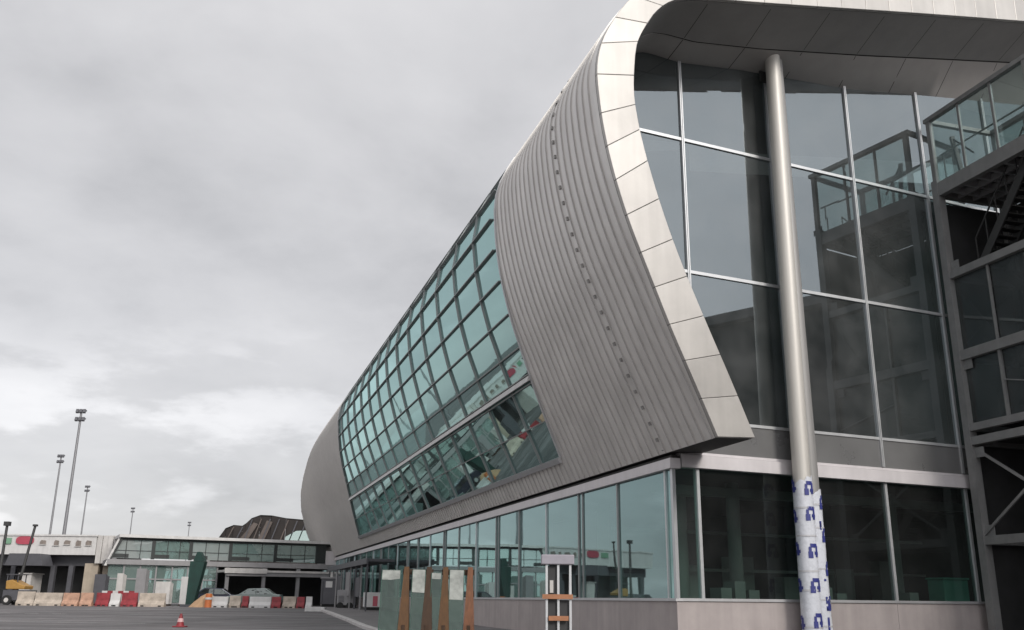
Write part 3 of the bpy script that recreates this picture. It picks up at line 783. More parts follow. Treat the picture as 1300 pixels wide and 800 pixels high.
# ------------------------------------------------------------------ white annex at far left
G = .43
wx = thing('white_annex', 'low white annex with a red sign and dark undercroft at far left', 'building', (-40, 86, G))
m = MB(); m.box(-52, -36.7, 86, 94, 4.6, 6.2); m.box(-52.1, -36.6, 85.9, 94.1, 6.2, 6.34); m.build('wall', M['white'], wx)
m = MB()
for i in range(4): m.box(-36.66 + i * .48, -36.22 + i * .48, 86.1 + .08 * (i % 2), 92, 3.9, 6.3)
m.build('end_panel', M['offwhite'], wx)
for i, px in enumerate((-41.4, -40.2, -39.25, -38.25, -37.35)):
    m = MB(); n = 8; ww = (.26, .2, .27, .22, .25)[i]; zb = (5.5, 5.42, 5.5, 5.36, 5.45)[i]
    pts = [(px - ww, 85.93, zb), (px + ww, 85.93, zb), (px + ww, 85.93, 5.8), (px - ww * .6, 85.93, 5.86), (px - ww, 85.93, 5.7)]
    m.poly(pts, (0, .05, 0)); w = m.build('small_window', M['brownglass'], wx)
    m = MB(); m.box(px - .3, px + .3, 85.88, 85.98, zb - .06, zb - .01); m.build('sill', M['offwhite'], w)
m = MB(); n = 24
m.poly([(-43.0 + .78 * math.copysign(abs(math.cos(a)) ** .6, math.cos(a)), 85.86, 5.8 + .34 * math.copysign(abs(math.sin(a)) ** .6, math.sin(a))) for a in [math.tau * k / n for k in range(n)]], (0, .12, 0))
m.build('red_sign', M['redsign'], wx)
m = MB(); m.box(-44.9, -44.2, 85.86, 85.97, 5.5, 6.0); m.build('green_sign', M['greensign'], wx)
m = MB(); m.box(-52, -37.2, 87.2, 93, 3.7, 4.58); m.build('floor_slab', M['darkgrey'], wx)
m = MB(); m.box(-52, -37.4, 90, 93, G, 3.7); m.build('undercroft_wall', M['mesh_dark'], wx)
for x in (-51, -47.5, -44, -40.5, -38.9):
    m = MB(); m.box(x - .2, x + .2, 86.6, 87, G - .05, 3.7); m.build('pillar', M['darkgrey'], wx)
m = MB(); m.box(-37.6, -36.4, 86.4, 90, G - .05, 3.9); m.box(-36.15, -35.2, 86.8, 90, G - .05, 3.88); m.build('beige_wall', M['beige'], wx)
m = MB(); m.box(-42.5, -41.5, 85.0, 87, G - .05, 2.9); m.box(-42.6, -41.4, 84.9, 87.1, 2.9, 3.0); bo = m.build('site_cabin', M['offwhite']); tag(bo, 'small pale site cabin under the white annex', 'cabin')
m = MB(); m.poly([(-43.5, 84, 3.6), (-43.2, 84, 4.6), (-40.6, 84, 4.6), (-40.2, 84, 3.6)], (0, 2, 0)); m.build('dark_canopy', M['darkgrey'], wx)

# ------------------------------------------------------------------ teal glazed two storey block
tb = thing('glazed_block', 'low two storey teal glazed block with a thin white flat roof', 'building', (-26, 86, G))
D = V((18, 9, 0)).normalized(); Nn = V((-D.y, D.x, 0)); O = V((-34.1, 82, 0)); LT = 20.2
def Tb(a, b, z): return O + D * a + Nn * b + Z * z
m = MB(); m.poly([Tb(.9, -.5, 5.95), Tb(LT + 1, -.5, 5.95), Tb(LT + 1, 8, 5.95), Tb(.9, 8, 5.95)], Z * .24); m.poly([Tb(.9, -.2, 5.97), Tb(1.1, -.2, 6.1), Tb(.2, -.2, 3.6), Tb(0, -.2, 3.6)], Nn * .3); m.build('roof', M['white'], tb)
def lean(a, z): return max(a, .15 + (z - 3.7) * .42) if z > 3.7 else a
bays = [.4, 3.9, 7.0, 10.4, 14.4, 18.3]
for a, b in zip(bays, bays[1:]):
    m = MB(); m.add([Tb(lean(a, 4.25), 0, 4.25), Tb(b - .25, 0, 4.25), Tb(b - .25, 0, 5.75), Tb(lean(a, 5.75), 0, 5.75)], [(0, 1, 2, 3)])
    w = m.build('upper_window', M[('glass_pale', 'glass_far', 'glass_pale', 'glass_far', 'glass_far')[bays.index(a)]], tb)
    m = MB()
    for t in (.33, .66): m.obox(Tb(a + (b - a) * t, -.04, 4.25), D * .06, Nn * .08, Z * 1.5)
    m.obox(Tb(lean(a, 5), -.04, 4.85), D * (b - lean(a, 5) - .3), Nn * .07, Z * .05)
    m.obox(Tb(lean(a, 4.4), -.04, 4.3), D * (b - a) * .4, Nn * .07, Z * .3)
    m.build('glazing_bar', M['black'], w)
    m = MB(); m.obox(Tb(b - .25, -.12, 4.2), D * .28, Nn * .3, Z * 1.75); m.build('mullion', M['black'], tb)
m = MB(); m.obox(Tb(.9, -.1, 5.75), D * (LT - .9), Nn * .2, Z * .2); m.beam(Tb(.25, -.1, 3.75), Tb(1.2, -.1, 5.95), .2, .22); m.obox(Tb(18.0, -.14, 4.2), D * 1.0, Nn * .3, Z * 1.6); m.build('dark_frame', M['black'], tb)
m = MB(); m.obox(Tb(18.95, -.3, 4.1), D * 1.6, Nn * 3, Z * 1.25); m.build('lilac_plant_box', M['fascia'], tb)
m = MB(); m.obox(Tb(.2, -.25, 3.72), D * (LT - .4), Nn * 8, Z * .42); m.build('floor_band', M['midgrey'], tb)
low = [.3, 1.6, 2.9, 4.2, 5.5, 6.8, 8.1, 9.3]
for a, b in zip(low, low[1:]):
    m = MB(); m.add([Tb(a + .08, .1, G + .2), Tb(b - .05, .1, G + .2), Tb(b - .05, .1, 3.7), Tb(a + .08, .1, 3.7)], [(0, 1, 2, 3)]); w = m.build('lower_window', M['glass_far'], tb)
    m = MB(); m.obox(Tb(b - .05, -.02, G), D * .13, Nn * .2, Z * (3.72 - G)); m.obox(Tb(a + .08, .02, 2.5), D * (b - a - .13), Nn * .06, Z * .12); m.build('mullion', M['midgrey'], w)
m = MB(); m.obox(Tb(9.4, 5, G - .05), D * (LT - 9.4), Nn * 3, Z * 3.8); m.build('back_wall', M['mesh_dark'], tb)
m = MB(); m.obox(Tb(9.3, -3.5, 3.22), D * (LT - 9.2), Nn * 4.2, Z * .18); m.obox(Tb(9.3, -3.56, 3.12), D * 3.6, Nn * .1, Z * .42); cn = m.build('canopy', M['offwhite'], tb)
m = MB(); m.obox(Tb(9.5, -3.4, 2.9), D * (LT - 9.6), Nn * .25, Z * .3); m.build('canopy_beam', M['midgrey'], cn)
for a in (9.5, 12.6, 15.6, 18.4):
    m = MB(); m.obox(Tb(a, -3.2, G - .05), D * .28, Nn * .28, Z * 3.2); m.build('canopy_post', M['midgrey'], tb)
# things in front of its glass
def pallet(x, y, w, h, mat, lab, nm='panel_stack', cat='panel stack'):
    t = thing(nm, lab, cat, (x, y, gz(y)))
    m = MB()
    for i in range(3): m.box(x - w / 2 + i * .03, x + w / 2 + i * .03, y + i * .22, y + i * .22 + .12, gz(y) + .14, gz(y) + h - i * .07)
    m.build('panel', mat, t)
    m = MB()
    for k in (-.4, 0, .4): m.box(x + k * w - .05, x + k * w + .05, y - .15, y + .85, gz(y) - .02, gz(y) + .12)
    m.build('skid', M['wood_dark'], t); return t
pallet(-31.6, 79.5, .5, 2.5, M['offwhite'], 'tall narrow pale panel stack at left below the glazed block')
pallet(-30.1, 80, .8, 2.9, M['midgrey'], 'mid grey panel stack beside the tall narrow pale one')
pallet(-28.4, 80.5, 1.2, 1.9, M['offwhite'], 'wide pale panel stack before the middle of the glazed block')
pallet(-26.6, 80.5, .7, 2.3, M['white'], 'bright white panel stack left of the dark green pylon')
pallet(-33.0, 79, .9, 2.4, M['darkgrey'], 'dark grey panel stack under the leaning end of the glazed block')

# dark green pylon
t = thing('green_pylon', 'tall dark green pylon narrowing towards its foot before the glazed block', 'pylon', (-23.6, 74, gz(74)))
m = MB(); z0 = gz(74) - .03
m.hexa([(-24.3, 74, z0), (-23.75, 74, z0), (-23.75, 74.7, z0), (-24.3, 74.7, z0)], [(-24.25, 74, 3.75), (-23.15, 74, 3.72), (-23.15, 74.7, 3.72), (-24.25, 74.7, 3.75)])
m.build('pylon_body', M['dkgreen'], t)
m = MB(); m.poly([(-24.05, 74.05, 3.76), (-23.17, 74.05, 3.74), (-23.6, 74.05, 4.45), (-23.8, 74.05, 4.45)], (0, .6, 0)); m.build('pylon_tip', M['dkgreen'], t)
m = MB(); m.box(-24.6, -23.4, 73.7, 75.0, z0, z0 + .2); m.build('pylon_base', M['darkgrey'], t)

# dark domed hall behind
hl = thing('domed_hall', 'dark brown double humped roof of a hall rising behind the glazed block', 'building', (-33, 138, G))
pr = [(-41.2, 7.5), (-40.4, 8.9), (-39.5, 10.3), (-38.4, 10.75), (-37.2, 10.65), (-36.7, 11.0), (-36.0, 11.7), (-34.8, 12.15), (-33.2, 12.1), (-31.2, 11.75), (-28, 11.5), (-22, 11.3), (-22, 7.5)]
m = MB()
for k in range(6):
    y0 = 134 + k * 2.4; sh = -.25 * k
    for i in range(len(pr) - 1):
        (xa, za), (xb, zb) = pr[i], pr[i + 1]
        if i == len(pr) - 2: continue
        m.add([(xa, y0, za + sh * .2), (xb, y0, zb + sh * .2), (xb, y0 + 2.36, zb + sh * .2), (xa, y0 + 2.36, za + sh * .2)], [(0, 1, 2, 3)])
m.build('roof', M['roofdark'], hl)
m = MB()
for i in range(len(pr) - 2):
    (xa, za), (xb, zb) = pr[i], pr[i + 1]
    j = (i * 37 % 5) * .06
    m.add([(xa, 134 + j, 5), (xb, 134 + j, 5), (xb, 134 + j, zb - .05), (xa, 134 + j, za - .05)], [(0, 1, 2, 3)])
m.build('gable', M['roofdark'], hl)
m = MB(); m.poly([(-35.2, 133.8, 8.0), (-34.2, 133.8, 8.2), (-33.0, 133.8, 11.2), (-33.8, 133.8, 11.4)], (0, .15, 0)); m.poly([(-37.9, 133.8, 8.2), (-36.6, 133.8, 8.2), (-35.0, 133.8, 10.9), (-35.6, 133.8, 11.1)], (0, .15, 0)); m.build('rib', M['rooflight'], hl)
for k in range(9):
    xa = -39.6 + k * 1.25; m = MB(); m.beam((xa, 133.75, 7.6), (xa + 1.3, 133.75, min(lerp_tab(pr, xa + 1.3) - .25, 11.6)), .1, .14); m.build('truss', M['rooflight'] if k % 3 == 0 else M['darkgrey'], hl)
m = MB(); m.poly([(-31.4, 133.7, 7.5), (-31.0, 133.7, 9.2), (-29.6, 133.7, 10.0), (-26, 133.7, 10.2), (-26, 133.7, 7.5)], (0, .1, 0)); m.build('glazed_screen', M['glass_far'], hl)
m = MB(); m.box(-42, -22, 134.3, 148, G, 7.6); m.build('wall', M['midgrey'], hl)

# ------------------------------------------------------------------ barriers
def barrier(name, w, mat, loc, label, cat='barrier', h=.98):
    x, y, z = loc; t = thing(name, label, cat, loc, 'barriers across the apron')
    m = MB(); m.poly([(x - w / 2, y - .28, z - .02), (x - w / 2, y + .28, z - .02), (x - w / 2, y + .28, z + .2), (x - w / 2, y + .10, z + .42), (x - w / 2, y + .08, z + h), (x - w / 2, y - .08, z + h), (x - w / 2, y - .10, z + .42), (x - w / 2, y - .28, z + .2)], (w, 0, 0))
    m.build('barrier_body', mat, t, bevel=.02)
    m = MB(); m.box(x - w / 2 + .2, x - w / 2 + .42, y - .29, y + .29, z + .02, z + .1); m.box(x + w / 2 - .42, x + w / 2 - .2, y - .29, y + .29, z + .02, z + .1); m.build('forklift_slot', M['rubber'], t)
    t.rotation_euler = (0, 0, random.uniform(-.10, .10)); return t
bl = [(-35.4, 1.3, 'cream', 'leftmost cream concrete barrier at the edge of the row'), (-33.6, 2.0, 'cream', 'long cream concrete barrier beside the leftmost one'), (-31.9, 1.2, 'peach', 'faded orange plastic barrier between cream and pinkish ones'),
      (-30.75, .9, 'peach', 'second faded orange barrier touching the first bright red one'), (-29.7, 1.0, 'red', 'red barrier in the left row nearest the white annex'), (-28.75, .75, 'white', 'small white barrier between two red ones in the left row'), (-27.7, 1.15, 'red', 'wider red barrier in the left row next to a long pale one'), (-26.05, 1.9, 'cream', 'long pale barrier ending the left row'),
      (-21.1, 1.2, 'white', 'white barrier starting the right row beside the sand heap'), (-20.05, .85, 'cream', 'cream barrier second in the right row'), (-19.3, .5, 'red', 'narrow red barrier left of the silver car'), (-18.15, 1.6, 'white', 'long white barrier hiding the silver car'), (-16.95, .7, 'red', 'red barrier in the middle of the right row'), (-16.05, 1.0, 'cream', 'cream barrier between two red ones in the right row'), (-15.2, .6, 'red', 'red barrier near the right end of the right row'), (-14.6, .5, 'white', 'short white barrier ending the right row by the dark cabin')]
for x, w, mm, lab in bl:
    y = 72 + random.uniform(-.25, .25)
    barrier('concrete_barrier' if mm == 'cream' else 'plastic_barrier', w - .04, M[mm], (x, y, gz(y)), lab, h=(.95 if x < -25 else .80) + random.uniform(-.06, .06))
# second row of stripes behind left cluster
for x, lab in ((-29.2, 'red and white rail board standing behind the left row of barriers'),):
    t = thing('hazard_board', lab, 'hazard board', (x, 73.4, gz(73.4)))
    for i in range(6):
        m = MB(); m.box(x - 1.2 + i * .4, x - .8 + i * .4, 73.4, 73.46, gz(73) + .85, gz(73) + 1.1); m.build('stripe', M['red'] if i % 2 else M['white'], t)
    for k in (-1.1, 1.05):
        m = MB(); m.box(x + k, x + k + .06, 73.42, 73.5, gz(73) - .02, gz(73) + .86); m.build('leg', M['midgrey'], t)
# heap of sand with orange bags
sn = MB(); n = 16
ring = lambda r, z, e: [(-22.35 + e + r * math.cos(math.tau * k / n) * random.uniform(.85, 1.1), 72.6 + .7 * r * math.sin(math.tau * k / n), z) for k in range(n)]
vs = ring(1.2, gz(72) - .02, 0) + ring(.85, gz(72) + .4, .05) + ring(.5, gz(72) + .75, .12) + ring(.18, gz(72) + .98, .2)
sn.add(vs, [(j * n + k, j * n + (k + 1) % n, (j + 1) * n + (k + 1) % n, (j + 1) * n + k) for j in range(3) for k in range(n)] + [tuple(range(3 * n, 4 * n))])
tag(sn.build('sand_heap', surf('sand', (.42, .27, .16), .9, 0, .2, 4, bump=.4), smooth=True), 'orange tan heap of sand between the two rows of barriers', 'sand heap')
t = thing('orange_drum', 'orange plastic drum beside the sand heap', 'drum', (-21.85, 71.6, gz(71.6)))
m = MB(); m.tube((-21.85, 71.6, gz(71) - .02), (-21.85, 71.6, gz(71) + .95), .26, .22, n=18); m.build('drum_body', M['orange'], t, smooth=True)
m = MB(); m.tube((-21.85, 71.6, gz(71) + .55), (-21.85, 71.6, gz(71) + .7), .262, .255, n=18); m.build('white_band', M['white'], t, smooth=True)

# traffic cone
t = thing('traffic_cone', 'small red traffic cone with pale band alone on the asphalt', 'traffic cone', (-13.25, 40, gz(40)))
z0 = gz(40) + .0
m = MB(); m.box(-13.25 - .24, -13.25 + .24, 39.76, 40.24, z0, z0 + .05); m.build('cone_base', M['red'], t, bevel=.02)
m = MB(); m.tube((-13.25, 40, z0 + .05), (-13.25, 40, z0 + .52), .16, .04, n=20); m.build('cone_body', M['red'], t, smooth=True)
m = MB(); m.tube((-13.25, 40, z0 + .20), (-13.25, 40, z0 + .34), .131, .096, n=20, cap=False); m.build('cone_band', surf('pink_band', (.62, .38, .38), .5), t, smooth=True)

# ------------------------------------------------------------------ cars
def car(x, y, rz, paint, label, name='parked_car'):
    t = thing(name, label, 'car', (0, 0, 0))
    side = [(-2.1, .32), (2.1, .32), (2.14, .62), (2.0, .80), (1.15, .93), (.45, 1.38), (-.9, 1.43), (-1.55, 1.0), (-2.05, .95), (-2.15, .6)]
    m = MB(); m.poly([(a, -.84, b) for a, b in side], (0, 1.68, 0)); m.build('body', paint, t, bevel=.06)
    for s_ in (-1, 1):
        y0 = .845 * s_
        m = MB(); m.poly([(.95, y0, .95), (.40, y0, 1.31), (-.15, y0, 1.35), (-.15, y0, .95)], (0, .012 * s_, 0)); m.poly([(-.22, y0, .95), (-.22, y0, 1.35), (-.85, y0, 1.35), (-1.35, y0, 1.0)], (0, .012 * s_, 0)); m.build('side_window', M['glass_car'], t)
        for xx in (-1.3, 1.32):
            m = MB(); m.tube((xx, .70 * s_, .32), (xx, .87 * s_, .32), .32, n=22); w = m.build('wheel', M['rubber'], t, smooth=True)
            m = MB(); m.tube((xx, .86 * s_, .32), (xx, .885 * s_, .32), .2, n=16); m.build('rim', M['alu'], w, smooth=True)
        m = MB(); m.box(2.06, 2.16, .42 * s_ - .18, .42 * s_ + .18, .62, .76); m.build('headlight', M['alu'], t, bevel=.02)
    m = MB(); m.add([(1.13, -.72, .95), (1.13, .72, .95), (.50, .66, 1.365), (.50, -.66, 1.365)], [(0, 1, 2, 3)]); 
    for v_ in m.v: v_ += V((.012, 0, .012))
    m.build('windscreen', M['glass_car'], t)
    t.location = (x, y, gz(y)); t.rotation_euler = (0, 0, rz); return t
car(-20.0, 77.4, R(186), M['silver'], 'silver green car half hidden behind the right row of barriers')
car(-23.3, 78.5, R(10), M['bluecar'], 'dark blue car in the shade behind the white barrier and sand heap')
car(-45.2, 80.5, R(170), M['darkgrey'], 'dark car low at the far left edge under the white annex')

# yellow tractor / tug at far left
t = thing('yellow_tug', 'yellow airport tug with dark cab at the far left', 'tug', (-37.4, 75, gz(75)))
z0 = gz(75)
m = MB(); m.poly([(-38.1, 74.3, z0 + 1.15), (-36.7, 74.3, z0 + 1.15), (-36.65, 74.3, z0 + 1.4), (-37.0, 74.3, z0 + 1.5), (-37.7, 74.3, z0 + 1.85), (-38.15, 74.3, z0 + 1.75)], (0, 1.4, 0)); m.build('body', M['yellow'], t, bevel=.05)
m = MB(); m.box(-38.3, -36.3, 74.4, 75.6, z0 + .35, z0 + 1.09); m.build('chassis', M['darkgrey'], t)
for xx in (-37.9, -36.7):
    for yy in (74.25, 75.6):
        m = MB(); m.tube((xx, yy, z0 + .36), (xx, yy + .22, z0 + .36), .36, n=20); w = m.build('wheel', M['rubber'], t, smooth=True)
        m = MB(); m.tube((xx, yy - .012, z0 + .36), (xx, yy + .232, z0 + .36), .17, n=14); m.build('rim', M['offwhite'], w, smooth=True)
m = MB()
for a, b in ((-38.1, 74.4), (-37.3, 74.4), (-38.1, 75.6), (-37.3, 75.6)): m.box(a - .03, a + .03, b - .03, b + .03, z0 + 1.5, z0 + 2.2)
m.box(-38.2, -37.2, 74.3, 75.7, z0 + 2.2, z0 + 2.26); m.build('cab_roof', M['darkgrey'], t)

# ------------------------------------------------------------------ equipment by the far end of the terminal
def eq(nm, lab, cat, x0, x1, y0, y1, h, mat, extra=None):
    z0 = gz(y0); t = thing(nm, lab, cat, ((x0 + x1) / 2, y0, z0))
    m = MB(); m.box(x0, x1, y0, y1, z0 + .28, z0 + h); m.build('body', mat, t, bevel=.03)
    m = MB(); m.box(x0 + .1, x1 - .1, y0 + .1, y1 - .1, z0 - .02, z0 + .28); m.build('chassis', M['rubber'], t)
    if extra: extra(t, x0, x1, y0, y1, z0, h)
    return t
def ex_cab(t, x0, x1, y0, y1, z0, h):
    m = MB(); m.box(x0 + .35, x1 - .35, y0 - .02, y0 + .02, z0 + 1.5, z0 + 1.95); m.build('notice', M['white'], t)
    m = MB(); m.box(x0 - .06, x1 + .06, y0 - .08, y1 + .05, z0 + h, z0 + h + .1); m.build('roof', M['midgrey'], t)
    m = MB(); m.box(x0 + .15, x0 + .17, y0 - .025, y0, z0 + .4, z0 + h - .2); m.build('door_edge', M['rubber'], t)
eq('equipment_cabin', 'tall dark grey equipment cabin with a small white notice beyond the kerb', 'cabin', -14.2, -13.0, 74, 76, 2.15, M['darkgrey'], ex_cab)
def ex_gen(t, x0, x1, y0, y1, z0, h):
    for xx in (x0 + .25, x1 - .25):
        m = MB(); m.tube((xx, y0 - .02, z0 + .24), (xx, y0 + .18, z0 + .24), .24, n=18); m.build('wheel', M['rubber'], t, smooth=True)
    m = MB()
    for k in range(5): m.box(x0 + .12, x0 + .5, y0 - .02, y0 + .01, z0 + .5 + k * .09, z0 + .54 + k * .09)
    m.build('vent', M['darkgrey'], t)
    m = MB(); m.tube((x1 - .2, y0 + .4, z0 + h), (x1 - .2, y0 + .4, z0 + h + .45), .04); m.build('exhaust', M['steel_dark'], t)
eq('generator_trailer', 'light grey wheeled generator box between the dark cabin and the white crate', 'generator', -11.9, -10.75, 68, 70.2, 1.3, M['midgrey'], ex_gen)
def ex_box(t, x0, x1, y0, y1, z0, h):
    m = MB(); m.box(x0 + .62, x0 + .92, y0 - .02, y0 + .02, z0 + .35, z0 + .95); m.build('red_label', M['redsign'], t)
    for xx in (x0 + .04, x1 - .1):
        m = MB(); m.box(xx, xx + .06, y0 - .03, y0 + .01, z0 + .3, z0 + h); m.build('corner_post', M['alu'], t)
eq('white_crate', 'white equipment crate with a dark red label left of the glass racks', 'crate', -9.2, -8.0, 62, 63.6, 1.18, M['white'], ex_box)
m = MB(); m.box(-12.75, -11.5, 61.6, 62.0, gz(62) - .02, gz(62) + .26); tag(m.build('kerb_block', M['white'], bevel=.03), 'bright white concrete block lying at the kerb', 'block')
for i, (x, y, h, lab) in enumerate(((-10.35, 66, 2.5, 'bare grey steel prop right of the generator'), (-12.35, 70, 2.6, 'bare grey steel prop between cabin and generator'), (-9.7, 64, 2.2, 'short steel prop just left of the white crate'))):
    t = thing('steel_prop', lab, 'prop', (x, y, gz(y)), 'steel props along the terminal front')
    m = MB(); m.tube((x, y, gz(y) - .02), (x, y, gz(y) + h), .06, n=10); m.build('prop_tube', M['midgrey'], t, smooth=True)
    m = MB(); m.box(x - .12, x + .12, y - .12, y + .12, gz(y) - .01, gz(y) + .03); m.box(x - .2, x + .2, y - .1, y + .1, gz(y) + h, gz(y) + h + .05); m.build('prop_plate', M['darkgrey'], t)

cw = thing('reflection_frame', 'low dark frame on thin posts standing in for reflections along the far terminal front', 'reflection stand-in', tuple(T(-1.6, 44, gz(64))))  # frame added in place of dark shapes reflected in the far glazing
m = MB(); m.obox(T(-2.1, 37, 3.35), Pd * 1.7, Ud * 20, Z * .16); m.obox(T(-2.14, 36.9, 3.2), Pd * .12, Ud * 20.2, Z * .34); m.build('roof', M['darkgrey'], cw)
for k in range(9):
    q = 37.2 + k * 2.4; zz = gz(T(-2, q, 0).y)
    m = MB(); m.obox(T(-2.05, q, zz), Pd * .09, Ud * .09, Z * (3.2 - zz)); m.build('post', M['midgrey'] if k % 2 else M['darkgrey'], cw)
for k, (q, h, mm) in enumerate(((40.2, 1.2, 'darkgrey'), (45.0, 1.6, 'midgrey'), (49.8, 1.4, 'darkgrey'), (54, 1.8, 'offwhite'))):
    zz = gz(T(-2, q, 0).y)
    m = MB(); m.obox(T(-2.0, q, zz + .9), Pd * .05, Ud * 2.0, Z * h); m.build('side_panel', M[mm], cw)

# ------------------------------------------------------------------ glass racks
def rack(x0, x1, y, lab):
    t = thing('glass_rack', lab, 'glass rack', ((x0 + x1) / 2, y, 0), 'timber racks of glass sheets')
    H = 1.98
    for x, mt in ((x0, 'wood'), (x1, 'wood_dark' if x1 < -1.3 else 'wood')):
        m = MB(); m.poly([(x - .16, y - .42, 0), (x + .16, y - .42, 0), (x + .06, y - .02, H), (x - .06, y - .02, H)], (0, .07, 0))
        m.build('front_leg', M[mt if x < -1.2 else 'wood_red'], t)
        m = MB(); m.poly([(x - .08, y + .55, 0), (x + .08, y + .55, 0), (x + .05, y + .09, H), (x - .05, y + .09, H)], (0, .07, 0)); m.build('rear_leg', M['wood_dark'], t)
        m = MB(); m.box(x - .04, x + .04, y - .34, y + .55, .45, .57); m.build('tie', M['wood_dark'], t)
    m = MB(); m.box(x0 - .5, x1 + .1, y - .40, y - .16, .14, .24); m.build('base_rail', M['wood_dark'], t)
    m = MB(); m.box(x0 - .1, x1 + .1, y + .075, y + .085, H - .2, H - .06); m.build('top_rail', M['wood_dark'], t)
def sheet(x0, x1, y, h, lab, mat, sky_patch, lean=.28):
    t = thing('glass_sheet', lab, 'glass sheet', ((x0 + x1) / 2, y, .245), 'glass sheets leaning on the timber racks'); z0 = .245
    def pt(x, d, k): return (x, y - .30 + lean * k + d, z0 + h * k)
    m = MB(); m.hexa([pt(x0, 0, 0), pt(x1, 0, 0), pt(x1, .022, 0), pt(x0, .022, 0)], [pt(x0, 0, 1), pt(x1, 0, 1), pt(x1, .022, 1), pt(x0, .022, 1)])
    m.build('pane', mat, t)
    k0 = 1 - sky_patch; m = MB()
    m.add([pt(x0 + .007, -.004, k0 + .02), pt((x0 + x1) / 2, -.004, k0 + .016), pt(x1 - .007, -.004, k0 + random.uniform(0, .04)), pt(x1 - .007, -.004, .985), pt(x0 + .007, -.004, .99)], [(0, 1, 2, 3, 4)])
    m.build('wrap_and_sky_patch', M['sky_patch'], t)  # pale patch paints the sky mirrored in the top of the sheet
    m = MB()
    for xx in (x0 - .012, x1 - .006): m.hexa([pt(xx, -.006, .02), pt(xx + .018, -.006, .02), pt(xx + .018, .028, .02), pt(xx, .028, .02)], [pt(xx, -.006, .98), pt(xx + .018, -.006, .98), pt(xx + .018, .028, .98), pt(xx, .028, .98)])
    m.build('edge_strip', M['edge_green'], t)
M['sky_patch'] = surf('pale_sky_reflection', (.28, .295, .275), .4, 0, .35, 5)
M['edge_green'] = surf('green_glass_edge', (.03, .075, .055), .2, 0, .15, 6)
M['sheet'] = glass('leaning_sheet', (.30, .42, .36), (.8, .95, .88), .07, .012, 2.5, glow_veil=.035)
rack(-2.63, -2.05, 25, 'timber A frame glass rack, the left one of the pair')
rack(-1.63, -1.0, 25, 'timber A frame glass rack with the orange brown end leg, the right one')
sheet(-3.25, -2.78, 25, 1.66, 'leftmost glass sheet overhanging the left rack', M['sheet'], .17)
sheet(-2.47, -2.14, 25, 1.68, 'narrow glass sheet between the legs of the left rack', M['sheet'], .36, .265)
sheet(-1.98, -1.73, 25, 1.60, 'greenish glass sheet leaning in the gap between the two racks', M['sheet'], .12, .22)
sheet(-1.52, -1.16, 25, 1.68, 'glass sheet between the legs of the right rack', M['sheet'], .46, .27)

# ------------------------------------------------------------------ access frame in front of the side glazing
fx = thing('step_ladder', 'narrow aluminium step ladder with orange crossboards before the side windows', 'step ladder', (1.1, 22, 0))
for x in (.84, 1.10, 1.37):
    m = MB(); m.box(x - .025, x + .025, 21.96, 22.01, 0, 1.96); m.build('upright', M['alu'], fx)
    m = MB(); m.beam((x, 22.02, 1.9), (x, 22.75, 0), .045, .045); m.build('strut', M['alu'], fx)
for z, a, b in ((1.22, .74, 1.42), (.76, .88, 1.32)):
    m = MB(); m.box(a, b, 21.90, 21.955, z, z + .10); m.build('crossboard', M['board'], fx)
m = MB(); m.box(.72, 1.46, 21.9, 22.3, 1.965, 2.18); m.build('top_box', M['midgrey2'], fx, bevel=.02)
m = MB(); m.box(.868, 1.072, 22.03, 22.06, .1, 1.93); m.box(1.128, 1.342, 22.03, 22.06, .1, 1.2); m.build('dark_panel', M['mesh_dark'], fx)
m = MB(); m.box(.91, .99, 22.0, 22.025, 1.35, 1.62); m.build('notice', M['offwhite'], fx)

# ------------------------------------------------------------------ sky, sun, camera
SUN_DIR = V((.50, -.72, .50)).normalized()
w = bpy.data.worlds.new('World'); scene.world = w; w.use_nodes = True
nt = w.node_tree; N, L = nt.nodes, nt.links
for n in list(N): N.remove(n)
out = N.new('ShaderNodeOutputWorld'); bg = N.new('ShaderNodeBackground'); bg.inputs['Strength'].default_value = .1
sky = N.new('ShaderNodeTexSky'); sky.sky_type = 'NISHITA'; sky.sun_disc = False
sky.sun_elevation = math.asin(SUN_DIR.z); sky.sun_rotation = math.atan2(SUN_DIR.x, SUN_DIR.y)
tc = N.new('ShaderNodeTexCoord'); sx = N.new('ShaderNodeSeparateXYZ'); L.new(tc.outputs['Generated'], sx.inputs[0])
def math_(op, a, b=None, clamp=False):
    n = N.new('ShaderNodeMath'); n.operation = op; n.use_clamp = clamp
    for i, x in enumerate((a, b)):
        if x is None: continue
        if isinstance(x, (int, float)): n.inputs[i].default_value = x
        else: L.new(x, n.inputs[i])
    return n.outputs[0]
zc = math_('ADD', math_('MAXIMUM', sx.outputs['Z'], 0.0), .30)
cx = math_('DIVIDE', sx.outputs['X'], zc); cy = math_('DIVIDE', sx.outputs['Y'], zc)
cmb = N.new('ShaderNodeCombineXYZ'); L.new(cx, cmb.inputs[0]); L.new(cy, cmb.inputs[1])
def nz(scale, detail, rough, off_):
    mp = N.new('ShaderNodeMapping'); mp.inputs['Location'].default_value = off_; L.new(cmb.outputs[0], mp.inputs['Vector'])
    n = N.new('ShaderNodeTexNoise'); n.inputs['Scale'].default_value = scale; n.inputs['Detail'].default_value = detail; n.inputs['Roughness'].default_value = rough
    n.inputs['Distortion'].default_value = .25
    L.new(mp.outputs[0], n.inputs['Vector']); return n.outputs['Fac']
n1 = nz(.8, 7, .52, (3.1, 1.7, 0)); n2 = nz(2.3, 6, .55, (7.3, 2.2, 0))
sumn = math_('ADD', math_('MULTIPLY', n1, .62), math_('MULTIPLY', n2, .38))
cr = N.new('ShaderNodeValToRGB'); e = cr.color_ramp.elements
e[0].position = .36; e[0].color = (.315, .314, .323, 1); e[1].position = .60; e[1].color = (.490, .485, .492, 1)
